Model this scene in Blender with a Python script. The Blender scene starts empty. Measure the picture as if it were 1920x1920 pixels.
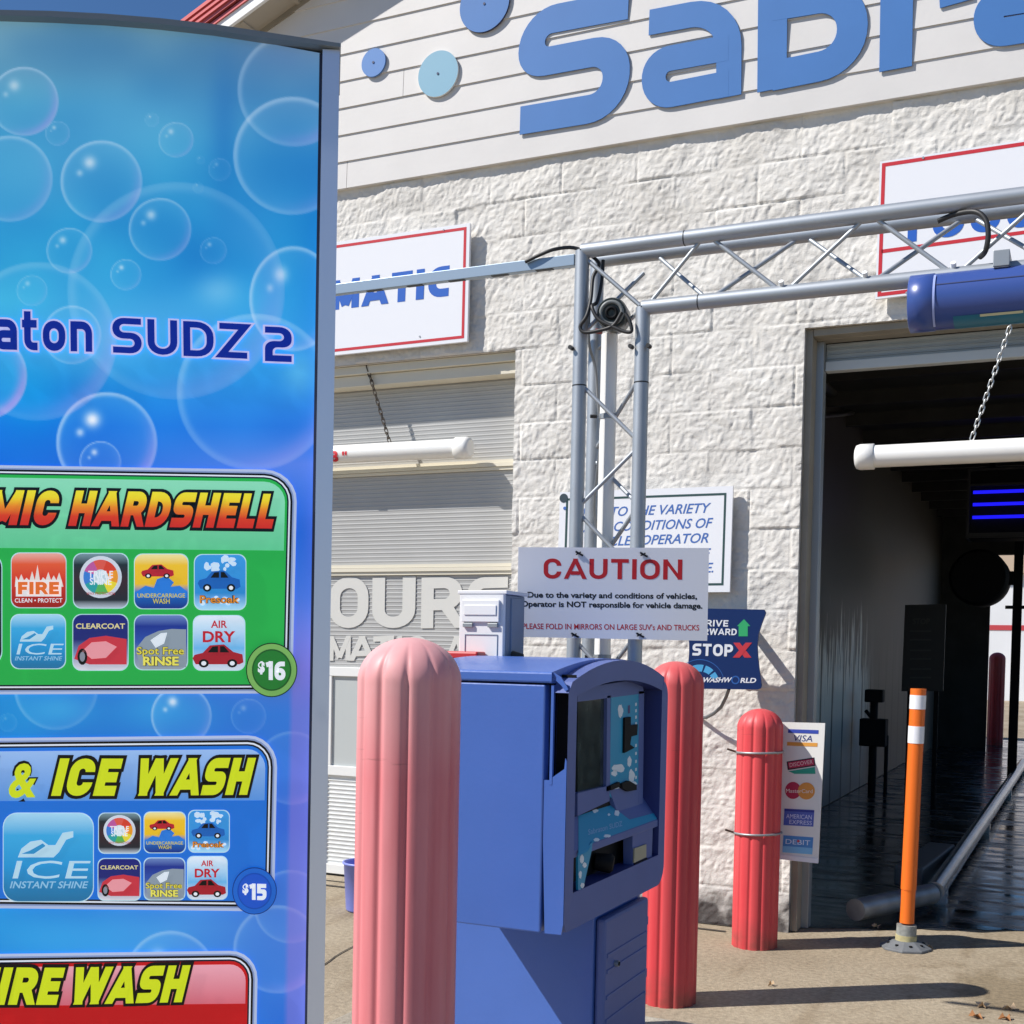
import bpy, math, random
import numpy as np
from mathutils import Vector, Matrix
random.seed(7)
SC = bpy.context.scene
COL = SC.collection

# ------------------------------------------------------------------ camera
F, CX, CY = 2315.39, 960.0, 1297.44
CAM = np.array([0.0, -6.2, 1.384])
yaw, pit, rol = [math.radians(a) for a in (24.878, -1.835, 1.176)]
_f = np.array([-math.sin(yaw)*math.cos(pit), math.cos(yaw)*math.cos(pit), math.sin(pit)])
_r0 = np.array([math.cos(yaw), math.sin(yaw), 0.0]); _u0 = np.cross(_r0, _f)
_r = math.cos(rol)*_r0 + math.sin(rol)*_u0
_u = -math.sin(rol)*_r0 + math.cos(rol)*_u0
cd = bpy.data.cameras.new('camera'); cam = bpy.data.objects.new('camera', cd); COL.objects.link(cam)
cam.matrix_world = Matrix(((_r[0], _u[0], -_f[0], CAM[0]), (_r[1], _u[1], -_f[1], CAM[1]),
                           (_r[2], _u[2], -_f[2], CAM[2]), (0, 0, 0, 1)))
cd.sensor_width = 36; cd.sensor_fit = 'HORIZONTAL'; cd.lens = 36*F/1920
cd.shift_y = (CY-960)/1920; cd.clip_start = 0.05; cd.clip_end = 2000
SC.camera = cam

# ------------------------------------------------------------------ light
SUN = Vector((-0.568, -0.421, 0.707)).normalized()
w = bpy.data.worlds.new('World'); SC.world = w; w.use_nodes = True
nt = w.node_tree; bg = nt.nodes['Background']; sky = nt.nodes.new('ShaderNodeTexSky')
sky.sky_type = 'NISHITA'; sky.sun_disc = False
sky.sun_elevation = math.asin(SUN.z); sky.sun_rotation = math.atan2(SUN.x, SUN.y)
sky.air_density = 1.0; sky.dust_density = 0.1; sky.ozone_density = 3.0
tint = nt.nodes.new('ShaderNodeVectorMath'); tint.operation = 'MULTIPLY'; tint.inputs[1].default_value = (.70, 1.0, 1.30)
nt.links.new(sky.outputs[0], tint.inputs[0]); nt.links.new(tint.outputs[0], bg.inputs[0]); bg.inputs[1].default_value = 0.068
sd = bpy.data.lights.new('sun', 'SUN'); sd.energy = 5.0; sd.angle = math.radians(0.5); sd.color = (1.0, 0.955, 0.90)
so = bpy.data.objects.new('sun', sd); COL.objects.link(so)
so.rotation_euler = (-SUN).to_track_quat('-Z', 'Y').to_euler(); so.location = SUN*30
SC.view_settings.view_transform = 'Standard'; SC.view_settings.look = 'None'
SC.view_settings.exposure = 0.2; SC.view_settings.gamma = 1.0

# ------------------------------------------------------------------ pixel rays onto real planes
def ray(x, y): return _r*(x-CX)/F - _u*(y-CY)/F + _f
def onY(x, y, Y=0.0): v = ray(x, y); return CAM + v*(Y-CAM[1])/v[1]
def onX(x, y, X): v = ray(x, y); return CAM + v*(X-CAM[0])/v[0]
def onZ(x, y, Z=0.0): v = ray(x, y); return CAM + v*(Z-CAM[2])/v[2]
def atd(x, y, d): return CAM + ray(x, y)*d
class PlaneN:
    def __init__(s, p, n):
        s.p = np.array(p, float); s.n = np.array(n, float); s.n /= np.linalg.norm(s.n)
    def __call__(s, x, y, off=0.0):
        v = ray(x, y); q = s.p + s.n*0
        t = ((q-CAM)@s.n)/(v@s.n)
        return CAM + v*t + s.n*off
def PY(Y): return PlaneN((0, Y, 0), (0, -1, 0))
def PX(X): return PlaneN((X, 0, 0), (1, 0, 0))

# ------------------------------------------------------------------ materials
def lin(h):
    if isinstance(h, (tuple, list)): return (h[0], h[1], h[2], 1)
    h = h.lstrip('#'); c = [int(h[i:i+2], 16)/255 for i in (0, 2, 4)]
    return tuple(x/12.92 if x <= .04045 else ((x+.055)/1.055)**2.4 for x in c)+(1,)
MATS = {}
def mat(name, col, rough=.5, metal=0, spec=.5, emit=0, ecol=None, var=0, vs=8.0, bump=0, bs=60.0, trans=0, coat=0):
    if name in MATS: return MATS[name]
    m = bpy.data.materials.new(name); m.use_nodes = True; n = m.node_tree; p = n.nodes['Principled BSDF']
    c = lin(col); p.inputs['Base Color'].default_value = c
    p.inputs['Roughness'].default_value = rough; p.inputs['Metallic'].default_value = metal
    p.inputs['Specular IOR Level'].default_value = spec
    if coat: p.inputs['Coat Weight'].default_value = coat; p.inputs['Coat Roughness'].default_value = .08
    if trans: p.inputs['Transmission Weight'].default_value = trans
    if emit:
        p.inputs['Emission Color'].default_value = lin(ecol) if ecol else c; p.inputs['Emission Strength'].default_value = emit
    if var or bump:
        tc = n.nodes.new('ShaderNodeTexCoord')
    if var:
        nz = n.nodes.new('ShaderNodeTexNoise'); nz.inputs['Scale'].default_value = vs; nz.inputs['Detail'].default_value = 6
        n.links.new(tc.outputs['Object'], nz.inputs['Vector'])
        mr = n.nodes.new('ShaderNodeMapRange'); mr.inputs[1].default_value = .3; mr.inputs[2].default_value = .7
        mr.inputs[3].default_value = 1-var; mr.inputs[4].default_value = 1+var*.5
        n.links.new(nz.outputs['Fac'], mr.inputs[0])
        mx = n.nodes.new('ShaderNodeVectorMath'); mx.operation = 'SCALE'; mx.inputs[0].default_value = c[:3]
        n.links.new(mr.outputs[0], mx.inputs['Scale']); n.links.new(mx.outputs[0], p.inputs['Base Color'])
    if bump:
        nb = n.nodes.new('ShaderNodeTexNoise'); nb.inputs['Scale'].default_value = bs; nb.inputs['Detail'].default_value = 4
        n.links.new(tc.outputs['Object'], nb.inputs['Vector'])
        b = n.nodes.new('ShaderNodeBump'); b.inputs['Strength'].default_value = bump; b.inputs['Distance'].default_value = .01
        n.links.new(nb.outputs['Fac'], b.inputs['Height']); n.links.new(b.outputs[0], p.inputs['Normal'])
    MATS[name] = m; return m
FACE_GLOW = 0.44  # emission added to keep the shaded menu face bright
def pr(h, e=None):          # printed ink on the menu face, with emission added against the shade
    return mat('ink_'+h.strip('#'), h, rough=.22, spec=.4, emit=FACE_GLOW if e is None else e)
def ink(h): return mat('vinyl_'+h.strip('#'), h, rough=.45, spec=.35)

def nodes_of(m): return m.node_tree.nodes, m.node_tree.links, m.node_tree.nodes['Principled BSDF']

# ------------------------------------------------------------------ mesh builder
class MB:
    def __init__(s): s.v = []; s.f = []; s.mi = []; s.sm = []; s.mats = []; s.att = {}
    def m(s, mt):
        if mt not in s.mats: s.mats.append(mt)
        return s.mats.index(mt)
    def mesh(s, vs, fs, mt, smooth=False):
        b = len(s.v); s.v += [tuple(float(c) for c in p) for p in vs]; k = s.m(mt)
        for f in fs: s.f.append([b+i for i in f]); s.mi.append(k); s.sm.append(smooth)
        return b
    def poly(s, pts, mt): s.mesh(pts, [list(range(len(pts)))], mt)
    def obox(s, o, a, b, c, mt):
        o, a, b, c = [np.array(q, float) for q in (o, a, b, c)]
        vs = [o, o+a, o+a+b, o+b, o+c, o+a+c, o+a+b+c, o+b+c]
        fl = [[3, 2, 1, 0], [4, 5, 6, 7], [0, 1, 5, 4], [1, 2, 6, 5], [2, 3, 7, 6], [3, 0, 4, 7]]
        if np.dot(np.cross(a, b), c) < 0: fl = [f[::-1] for f in fl]
        s.mesh(vs, fl, mt)
    def box(s, lo, hi, mt):
        s.obox(lo, (hi[0]-lo[0], 0, 0), (0, hi[1]-lo[1], 0), (0, 0, hi[2]-lo[2]), mt)
    def prism(s, front, vec, mt, side=None):     # front polygon (viewer side), extruded by vec behind it
        n = len(front); fr = [np.array(p, float) for p in front]; bk = [p+np.array(vec, float) for p in fr]
        s.mesh(fr, [list(range(n))], mt)
        s.mesh(bk, [list(range(n))[::-1]], side or mt)
        s.mesh(fr+bk, [[i, i+n, (i+1) % n+n, (i+1) % n] for i in range(n)], side or mt)
    def tube(s, pts, r, mt, n=14, caps=True, closed=False, rs=None):
        P = [np.array(p, float) for p in pts]; N = len(P); vs = []; up = None
        for i in range(N):
            if closed: t = P[(i+1) % N]-P[i-1]
            else: t = P[min(i+1, N-1)]-P[max(i-1, 0)]
            t /= np.linalg.norm(t)
            if up is None:
                up = np.array([0, 0, 1.0]) if abs(t[2]) < .9 else np.array([1.0, 0, 0])
            a = up-t*(up@t); a /= np.linalg.norm(a); b = np.cross(t, a); up = a
            rr = rs[i] if rs else r
            for k in range(n):
                th = 2*math.pi*k/n; vs.append(P[i]+a*rr*math.cos(th)+b*rr*math.sin(th))
        fs = []
        for i in range(N if closed else N-1):
            j = (i+1) % N
            for k in range(n): fs.append([i*n+k, i*n+(k+1) % n, j*n+(k+1) % n, j*n+k])
        s.mesh(vs, fs, mt, True)
        if caps and not closed:
            s.mesh(vs[:n], [list(range(n))[::-1]], mt); s.mesh(vs[-n:], [list(range(n))], mt)
    def lathe(s, prof, mt, n=32, o=(0, 0, 0), fl=None, smooth=True):
        vs = []; fs = []
        for (r, z) in prof:
            for k in range(n):
                th = 2*math.pi*k/n; q = r*(fl(th, z) if fl else 1)
                vs.append((o[0]+q*math.cos(th), o[1]+q*math.sin(th), o[2]+z))
        for i in range(len(prof)-1):
            for k in range(n): fs.append([i*n+k, i*n+(k+1) % n, (i+1)*n+(k+1) % n, (i+1)*n+k])
        s.mesh(vs, fs, mt, smooth)
    def attr(s, name, vals, base):
        s.att.setdefault(name, []); s.att[name] += [(base+i, v) for i, v in enumerate(vals)]
    def build(s, name, parent=None, bevel=0, seg=2):
        o = np.array(root_of(parent).location) if parent else np.zeros(3)
        me = bpy.data.meshes.new(name)
        me.from_pydata([tuple(np.array(p)-o) for p in s.v], [], s.f)
        for q in s.mats: me.materials.append(q)
        me.polygons.foreach_set('material_index', s.mi); me.polygons.foreach_set('use_smooth', s.sm)
        for nm, lst in s.att.items():
            a = me.attributes.new(nm, 'FLOAT', 'POINT')
            arr = np.zeros(len(s.v), np.float32)
            for i, v in lst: arr[i] = v
            a.data.foreach_set('value', arr)
        me.update()
        ob = bpy.data.objects.new(name, me); COL.objects.link(ob)
        if parent: ob.parent = parent
        if bevel:
            b = ob.modifiers.new('bevel', 'BEVEL'); b.width = bevel; b.segments = seg; b.limit_method = 'ANGLE'; b.angle_limit = math.radians(40)
        return ob
def root_of(o):
    while o.parent: o = o.parent
    return o
def tag(o, label, cat, group=None):
    o['label'] = label; o['category'] = cat
    if group: o['group'] = group
    return o
def thing(name, label, cat, loc, group=None):
    o = bpy.data.objects.new(name, None); COL.objects.link(o); o.location = tuple(float(c) for c in loc)
    o.empty_display_size = .1
    return tag(o, label, cat, group)
def struct(o): o['kind'] = 'structure'; return o

# ------------------------------------------------------------------ lettering
_tc = {}
def text_mesh(t, bold=0.0):
    key = (t, bold)
    if key in _tc: return _tc[key]
    cu = bpy.data.curves.new('t', 'FONT'); cu.body = t; cu.size = 1; cu.offset = bold; cu.resolution_u = 3
    ob = bpy.data.objects.new('t', cu); COL.objects.link(ob)
    dg = bpy.context.evaluated_depsgraph_get(); dg.update()
    me = bpy.data.meshes.new_from_object(ob.evaluated_get(dg))
    V = np.array([v.co[:2] for v in me.vertices]); Fs = [list(p.vertices) for p in me.polygons]
    # cap height from H
    bpy.data.objects.remove(ob); bpy.data.curves.remove(cu); bpy.data.meshes.remove(me)
    if t == 'H': _tc[key] = (V, Fs, 1); return _tc[key]
    H = text_mesh('H', 0.0)[0]; ch = H[:, 1].max()-H[:, 1].min()
    x0 = V[:, 0].min(); V = (V-np.array([x0, 0]))/ch
    _tc[key] = (V, Fs, V[:, 0].max()); return _tc[key]
def text_fit(mb, t, pl, bl, br, tl, mt, off, bold=0.0, wexp=None):
    """text spanning bottom-left .. bottom-right, cap height bottom-left .. top-left, on plane pl"""
    V, Fs, W = text_mesh(t, bold)
    B, R, T = pl(*bl, off), pl(*br, off), pl(*tl, off)
    W0 = text_mesh(t, 0.0)[2] if bold and wexp is None else W
    pts = [B+(R-B)*(v[0]/W)+(T-B)*v[1] for v in V]
    b = mb.mesh(pts, Fs, mt); mb.attr('tv', [v[1] for v in V], b)
def qb(p0, p1, p2, n=7): return [p0*(1-t)**2+p1*2*t*(1-t)+p2*t*t for t in np.linspace(0, 1, n)]
def outline_sides(path, w, closed=False, ns=6):
    """left and right edge of a stroke of width w along path [(x, y, corner radius)], corners rounded concentrically"""
    P = [np.array(p[:2], float) for p in path]; R = [p[2] if len(p) > 2 and not isinstance(p[2], str) else 0 for p in path]; n = len(P)
    out = []
    for sd_ in (1, -1):
        O = []; RR = []
        for i in range(n):
            d0 = P[i]-P[i-1] if (i or closed) else P[1]-P[0]
            d1 = P[(i+1) % n]-P[i] if (i < n-1 or closed) else P[-1]-P[-2]
            d0 = d0/(np.linalg.norm(d0)+1e-9); d1 = d1/(np.linalg.norm(d1)+1e-9)
            n0 = np.array([-d0[1], d0[0]])*sd_; n1 = np.array([-d1[1], d1[0]])*sd_; m = n0+n1; m /= np.linalg.norm(m)+1e-9
            O.append(P[i]+m*(w/2/max(m@n0, .38)))
            turn = d0[0]*d1[1]-d0[1]*d1[0]
            RR.append(0 if not R[i] else max(.004, R[i]-w/2 if turn*sd_ > 0 else R[i]+w/2))
        res = []
        for i in range(n):
            if R[i] and (closed or 0 < i < n-1):
                a, b = O[i-1]-O[i], O[(i+1) % n]-O[i]; la, lb = np.linalg.norm(a), np.linalg.norm(b)
                ea = 1 if (not closed and i == 1) else .5; eb = 1 if (not closed and i == n-2) else .5
                t = min(RR[i], la*ea*.995, lb*eb*.995); a, b = a/la*t, b/lb*t
                for q in np.linspace(0, 1, ns+1):
                    k = .58
                    c0, c1, c2, c3 = O[i]+a, O[i]+a*(1-k), O[i]+b*(1-k), O[i]+b
                    res.append(c0*(1-q)**3+3*c1*q*(1-q)**2+3*c2*q*q*(1-q)+c3*q**3)
            else: res.append(O[i])
        out.append(res)
    return out
def glyph(c, s):
    t, b, m, h = 1-s/2, s/2, .5, s/2; r = .27; e = .12
    G = {
     'S': (.72, [[(.71, t), (h, t, r), (h, m, r), (.72-h, m, r), (.72-h, b, r), (.01, b)]]),
     'U': (.74, [[(h, 1), (h, b, .33), (.74-h, b, .33), (.74-h, 1)]]),
     'D': (.76, [[(h, 0), (h, 1)], [(h, t), (.76-h, t, .34), (.76-h, b, .34), (h, b)]]),
     'Z': (.70, [[(0, t), (.70-h*.6, t), (h*.6, b), (.70, b)]]),
     '2': (.62, [[(0, t), (.62-h, t, r), (.62-h, m, r), (h, m, r), (h, b), (.62, b)]]),
     '1': (.40, [[(.40-h, 0), (.40-h, 1)], [(0, t-.08), (.40-h, t)]]),
     '5': (.64, [[(.62, t), (h, t), (h, .54), (.64-h, .54, .24), (.64-h, b, .24), (0, b)]]),
     '6': (.66, [[(.62, t), (h, t, .28), (h, b, .28), (.66-h, b, .26), (.66-h, .53, .26), (h, .53)]]),
     'a': (.66, [[(.06, .78-h), (.66-h, .78-h, .2), (.66-h, 0)], [(.66-h, .4), (h, .4, .15), (h, b, .15), (.66-h, b)]]),
     't': (.46, [[(.16, 1), (.16, b, .18), (.46, b)], [(0, .78-h), (.44, .78-h)]]),
     'o': (.68, [[(h, b, .26), (.68-h, b, .26), (.68-h, .78-h, .26), (h, .78-h, .26), 'c']]),
     'n': (.66, [[(h, 0), (h, .78)], [(h, .78-h), (.66-h, .78-h, .22), (.66-h, 0)]]),
     'b': (.68, [[(h, 0), (h, 1.0)], [(h, .78-h), (.68-h, .78-h, .26), (.68-h, b, .26), (h, b)]]),
     'r': (.46, [[(h, 0), (h, .78)], [(h, .78-h), (.46, .78-h)]]),
     'M': (.98, [[(h, 0), (h, 1)], [(.98-h, 0), (.98-h, 1)], [(h*.9, 1+e), (.49, .12)], [(.98-h*.9, 1+e), (.49, .12)]]),
     'W': (1.12, [[(h*.7-.02, 1+e), (.31, -e)], [(.27, -e), (.56, 1+e*.2)], [(.56, 1+e*.2), (.85, -e)], [(.81, -e), (1.14-h*.7, 1+e)]]),
     'V': (.80, [[(h*.6, 1+e), (.42, -e)], [(.38, -e), (.80-h*.6, 1+e)]]),
     'A': (.86, [[(h*.55, -e), (.45, 1+e)], [(.41, 1+e), (.86-h*.55, -e)], [(.24, .29), (.62, .29)]]),
     'N': (.78, [[(h, 0), (h, 1)], [(.78-h, 0), (.78-h, 1)], [(h*.8, 1+e), (.78-h*.8, -e)]]),
     'T': (.72, [[(0, t), (.72, t)], [(.36, t), (.36, 0)]]),
     'I': (s, [[(h, 0), (h, 1)]]),
     'C': (.72, [[(.72-h, .64), (.72-h, t, .3), (h, t, .31), (h, b, .31), (.72-h, b, .3), (.72-h, .36)]]),
     'c': (.70, [[(.70, t), (h, t, .3), (h, b, .3), (.70, b)]]),
     'O': (.80, [[(h, b, .36), (.80-h, b, .36), (.80-h, t, .36), (h, t, .36), 'c']]),
     'H': (.74, [[(h, 0), (h, 1)], [(.74-h, 0), (.74-h, 1)], [(h, m), (.74-h, m)]]),
     'L': (.58, [[(h, 1), (h, b), (.58, b)]]),
     'E': (.62, [[(h, 0), (h, 1)], [(h, t), (.62, t)], [(h, b), (.62, b)], [(h, m), (.58, m)]]),
     'F': (.60, [[(h, 0), (h, 1)], [(h, t), (.60, t)], [(h, m-.02), (.56, m-.02)]]),
     'R': (.74, [[(h, 0), (h, 1)], [(h, t), (.72-h, t, .25), (.72-h, m-.04, .25), (h, m-.04)], [(.40, m), (.78-h*.7, -e)]]),
     'P': (.70, [[(h, 0), (h, 1)], [(h, t), (.70-h, t, .26), (.70-h, m-.06, .26), (h, m-.06)]]),
    }
    return G[c]
def word_fit(mb, wd, pl, bl, br, tl, mt, off, s=.2, gap=.16, grow=0.0, step=.0002):
    W = 0; items = []
    for c in wd:
        if c == ' ': W += .34; continue
        gw, ps = glyph(c, s); items.append((W, ps)); W += gw+gap
    W -= gap
    B, R, T = pl(*bl, off), pl(*br, off), pl(*tl, off); nrm = pl(*bl, 1.0)-pl(*bl, 0.0)
    for li, (x0, ps) in enumerate(items):
        for k, path in enumerate(ps):
            closed = path[-1] == 'c'; path = [list(q) for q in (path[:-1] if closed else path)]
            if grow and not closed:
                for i0, i1 in ((0, 1), (-1, -2)):
                    d = np.array(path[i0][:2])-np.array(path[i1][:2]); d = d/np.linalg.norm(d)*grow/2; path[i0][0] += d[0]; path[i0][1] += d[1]
            Lp, Rp = outline_sides(path, s+grow, closed); n = len(Lp)
            pts = [(p[0], min(1+grow/2, max(-grow/2, p[1]))) for p in Lp+Rp]
            vs = [B+(R-B)*((p[0]+x0)/W)+(T-B)*p[1]+nrm*((k+4*(li % 2))*step) for p in pts]
            b0 = mb.mesh(vs, [[i, i+n, (i+1) % n+n, (i+1) % n] for i in range(n if closed else n-1)], mt)
            mb.attr('tv', [p[1] for p in pts], b0)
def circ(cx, cy, rx, ry=None, n=40, a0=0, a1=360):
    ry = ry or rx; e = 0 if a1-a0 >= 360 else 1
    return [(cx+rx*math.cos(math.radians(a0+(a1-a0)*i/n)), cy+ry*math.sin(math.radians(a0+(a1-a0)*i/n))) for i in range(n+e)]
def rrect(x0, y0, x1, y1, r, n=6, corners='abcd'):
    out = []
    for (cx, cy, a, k) in ((x1-r, y0+r, -90, 'b'), (x1-r, y1-r, 0, 'c'), (x0+r, y1-r, 90, 'd'), (x0+r, y0+r, 180, 'a')):
        if k in corners:
            out += [(cx+r*math.cos(math.radians(a+90*i/n)), cy+r*math.sin(math.radians(a+90*i/n))) for i in range(n+1)]
        else: out.append({'b': (x1, y0), 'c': (x1, y1), 'd': (x0, y1), 'a': (x0, y0)}[k])
    return out
def flat(mb, pts, pl, off, mt):
    P = [pl(x, y, off) for x, y in pts]
    n = np.cross(P[1]-P[0], P[2]-P[0]); nrm = pl(*pts[0], 1.0)-pl(*pts[0], 0.0)
    # make sure the face looks at the viewer side
    A = np.zeros(3)
    for i in range(len(P)): A += np.cross(P[i]-P[0], P[(i+1) % len(P)]-P[0])
    if A@nrm < 0: P = P[::-1]
    mb.poly(P, mt); return P

# ================================================================== GROUND
def concrete(name, base, dark, rough=.85):
    m = mat(name, base, rough=rough, spec=.3); n, l, p = nodes_of(m)
    tc = n.new('ShaderNodeTexCoord')
    a = n.new('ShaderNodeTexNoise'); a.inputs['Scale'].default_value = .55; a.inputs['Detail'].default_value = 7; a.inputs['Roughness'].default_value = .62
    b = n.new('ShaderNodeTexNoise'); b.inputs['Scale'].default_value = 45; b.inputs['Detail'].default_value = 5
    v = n.new('ShaderNodeTexVoronoi'); v.inputs['Scale'].default_value = 130
    mp = n.new('ShaderNodeMapping'); mp.inputs['Scale'].default_value = (3.2, .6, 1)
    st = n.new('ShaderNodeTexNoise'); st.inputs['Scale'].default_value = 1.6; st.inputs['Detail'].default_value = 8
    for q in (a, b, v): l.new(tc.outputs['Object'], q.inputs['Vector'])
    l.new(tc.outputs['Object'], mp.inputs[0]); l.new(mp.outputs[0], st.inputs['Vector'])
    r1 = n.new('ShaderNodeValToRGB'); r1.color_ramp.elements[0].position = .33; r1.color_ramp.elements[1].position = .62
    r1.color_ramp.elements[0].color = lin(dark); r1.color_ramp.elements[1].color = lin(base)
    l.new(a.outputs['Fac'], r1.inputs[0])
    mx = n.new('ShaderNodeMixRGB'); mx.blend_type = 'OVERLAY'; mx.inputs[0].default_value = .55
    l.new(r1.outputs[0], mx.inputs[1]); l.new(b.outputs['Fac'], mx.inputs[2])
    m2 = n.new('ShaderNodeMixRGB'); m2.blend_type = 'MULTIPLY'
    mr = n.new('ShaderNodeMapRange'); mr.inputs[1].default_value = .56; mr.inputs[2].default_value = .72; mr.inputs[4].default_value = .55
    l.new(st.outputs['Fac'], mr.inputs[0]); l.new(mr.outputs[0], m2.inputs[0]); l.new(mx.outputs[0], m2.inputs[1]); m2.inputs[2].default_value = (.5, .42, .32, 1)
    l.new(m2.outputs[0], p.inputs['Base Color'])
    vd = n.new('ShaderNodeVectorMath'); vd.operation = 'DISTANCE'; l.new(tc.outputs['Object'], vd.inputs[0]); vd.inputs[1].default_value = (-.18, -.62, 0)
    nd = n.new('ShaderNodeTexNoise'); nd.inputs['Scale'].default_value = 5; nd.inputs['Detail'].default_value = 7; l.new(tc.outputs['Object'], nd.inputs['Vector'])
    sb = n.new('ShaderNodeMath'); sb.operation = 'MULTIPLY_ADD'; l.new(nd.outputs['Fac'], sb.inputs[0]); sb.inputs[1].default_value = 1.1; l.new(vd.outputs['Value'], sb.inputs[2])
    ms_ = n.new('ShaderNodeMapRange'); ms_.inputs[1].default_value = 1.05; ms_.inputs[2].default_value = .75; ms_.inputs[4].default_value = .6; l.new(sb.outputs[0], ms_.inputs[0])
    m4 = n.new('ShaderNodeMixRGB'); m4.blend_type = 'MULTIPLY'; l.new(ms_.outputs[0], m4.inputs[0]); l.new(m2.outputs[0], m4.inputs[1]); m4.inputs[2].default_value = (.42, .36, .25, 1)
    vo = n.new('ShaderNodeTexVoronoi'); vo.inputs['Scale'].default_value = 3.4; l.new(tc.outputs['Object'], vo.inputs['Vector'])
    sc_ = n.new('ShaderNodeSeparateColor'); l.new(vo.outputs['Color'], sc_.inputs[0])
    sz = n.new('ShaderNodeMath'); sz.operation = 'MULTIPLY_ADD'; l.new(sc_.outputs[0], sz.inputs[0]); sz.inputs[1].default_value = .16; sz.inputs[2].default_value = -.07
    ds = n.new('ShaderNodeMath'); ds.operation = 'MULTIPLY_ADD'; l.new(b.outputs['Fac'], ds.inputs[0]); ds.inputs[1].default_value = .05; l.new(vo.outputs['Distance'], ds.inputs[2])
    df = n.new('ShaderNodeMath'); df.operation = 'SUBTRACT'; l.new(sz.outputs[0], df.inputs[0]); l.new(ds.outputs[0], df.inputs[1])
    so_ = n.new('ShaderNodeMapRange'); so_.inputs[1].default_value = -.02; so_.inputs[2].default_value = .03; so_.inputs[4].default_value = .55; l.new(df.outputs[0], so_.inputs[0])
    m5 = n.new('ShaderNodeMixRGB'); l.new(so_.outputs[0], m5.inputs[0]); l.new(m4.outputs[0], m5.inputs[1]); m5.inputs[2].default_value = (.09, .07, .05, 1)
    l.new(m5.outputs[0], p.inputs['Base Color'])
    bp = n.new('ShaderNodeBump'); bp.inputs['Strength'].default_value = .35; bp.inputs['Distance'].default_value = .004
    ad = n.new('ShaderNodeMath'); ad.operation = 'ADD'; l.new(b.outputs['Fac'], ad.inputs[0]); l.new(v.outputs['Distance'], ad.inputs[1])
    l.new(ad.outputs[0], bp.inputs['Height']); l.new(bp.outputs[0], p.inputs['Normal'])
    return m
M_conc = concrete('pavement_concrete', (.385, .325, .235), (.27, .215, .145))
M_kerb = concrete('kerb_concrete', (.46, .43, .36), (.36, .33, .27))
g = MB(); S_ = 400
g.mesh([(-S_, -S_, 0), (S_, -S_, 0), (S_, S_, 0), (-S_, S_, 0)], [[0, 1, 2, 3]], M_conc)
struct(g.build('ground'))
# dark sawn joints in the pavement near the far garage door
M_joint = mat('joint_filler', (.06, .05, .04), rough=.9)
j = MB()
for y0 in (1659, 1668.5):
    a, b = onZ(600, y0), onZ(760, y0)
    Yc = (a[1]+b[1])/2; wd = .008 if y0 < 1660 else .014
    j.mesh([(-6, Yc-wd, .004), (-1.6, Yc-wd, .004), (-1.6, Yc+wd, .004), (-6, Yc+wd, .004)], [[0, 1, 2, 3]], M_joint)
pp = [onZ(x, y) for x, y in ((604, 1812), (618, 1803), (628, 1795), (641, 1787), (662, 1776), (690, 1762))]
for a, b in zip(pp[:-1], pp[1:]):
    t = (b-a); t /= np.linalg.norm(t); nn = np.array([-t[1], t[0], 0])*.004; z = np.array([0, 0, .004])
    j.mesh([a-nn+z, b-nn+z, b+nn+z, a+nn+z], [[0, 1, 2, 3]], M_joint)
struct(j.build('pavement_joint'))
# raised island under the pay station
isl = MB(); isl.box((-2.3, -5.0, 0), (-1.02, -2.085, .12), M_kerb)
struct(isl.build('kerb_island', bevel=.02, seg=3))

# ================================================================== BUILDING
DL, DR, DZ = -5.15, -2.895, 3.048        # left garage door opening
BL, BR, BZ = -1.315, 1.95, 3.02          # open wash bay
WT = .2
bld = thing('car_wash_building', 'cream split-face block car wash building with lap sided gable and red roof edge', 'building', (-2.2, 0, 0))
# --- block wall
def vn(x, y, sc, seed):
    x = np.asarray(x)/sc+seed*17.31; y = np.asarray(y)/sc+seed*9.77
    xi = np.floor(x).astype(int); yi = np.floor(y).astype(int); fx = x-xi; fy = y-yi
    fx = fx*fx*(3-2*fx); fy = fy*fy*(3-2*fy)
    def h(i, k):
        q = (i*374761393+k*668265263+seed*974634) & 0x7fffffff
        q = (q ^ (q >> 13))*1274126177 & 0x7fffffff
        return ((q ^ (q >> 16)) & 0xffff)/65535.0
    return (h(xi, yi)*(1-fx)+h(xi+1, yi)*fx)*(1-fy)+(h(xi, yi+1)*(1-fx)+h(xi+1, yi+1)*fx)*fy
M_block = mat('split_face_block', (.62, .575, .50), rough=.9, spec=.2)
n, l, p = nodes_of(M_block)
tc = n.new('ShaderNodeTexCoord'); na = n.new('ShaderNodeTexNoise'); na.inputs['Scale'].default_value = 120; na.inputs['Detail'].default_value = 6
nb = n.new('ShaderNodeTexNoise'); nb.inputs['Scale'].default_value = 4; nb.inputs['Detail'].default_value = 5
l.new(tc.outputs['Object'], na.inputs['Vector']); l.new(tc.outputs['Object'], nb.inputs['Vector'])
rp = n.new('ShaderNodeValToRGB'); rp.color_ramp.elements[0].position = .3; rp.color_ramp.elements[1].position = .6
rp.color_ramp.elements[0].color = (.64, .612, .56, 1); rp.color_ramp.elements[1].color = (.725, .70, .65, 1)
tn = n.new('ShaderNodeAttribute'); tn.attribute_name = 'tone'; tad = n.new('ShaderNodeMath'); tad.operation = 'ADD'; l.new(nb.outputs['Fac'], tad.inputs[0]); l.new(tn.outputs['Fac'], tad.inputs[1]); l.new(tad.outputs[0], rp.inputs[0])
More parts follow.
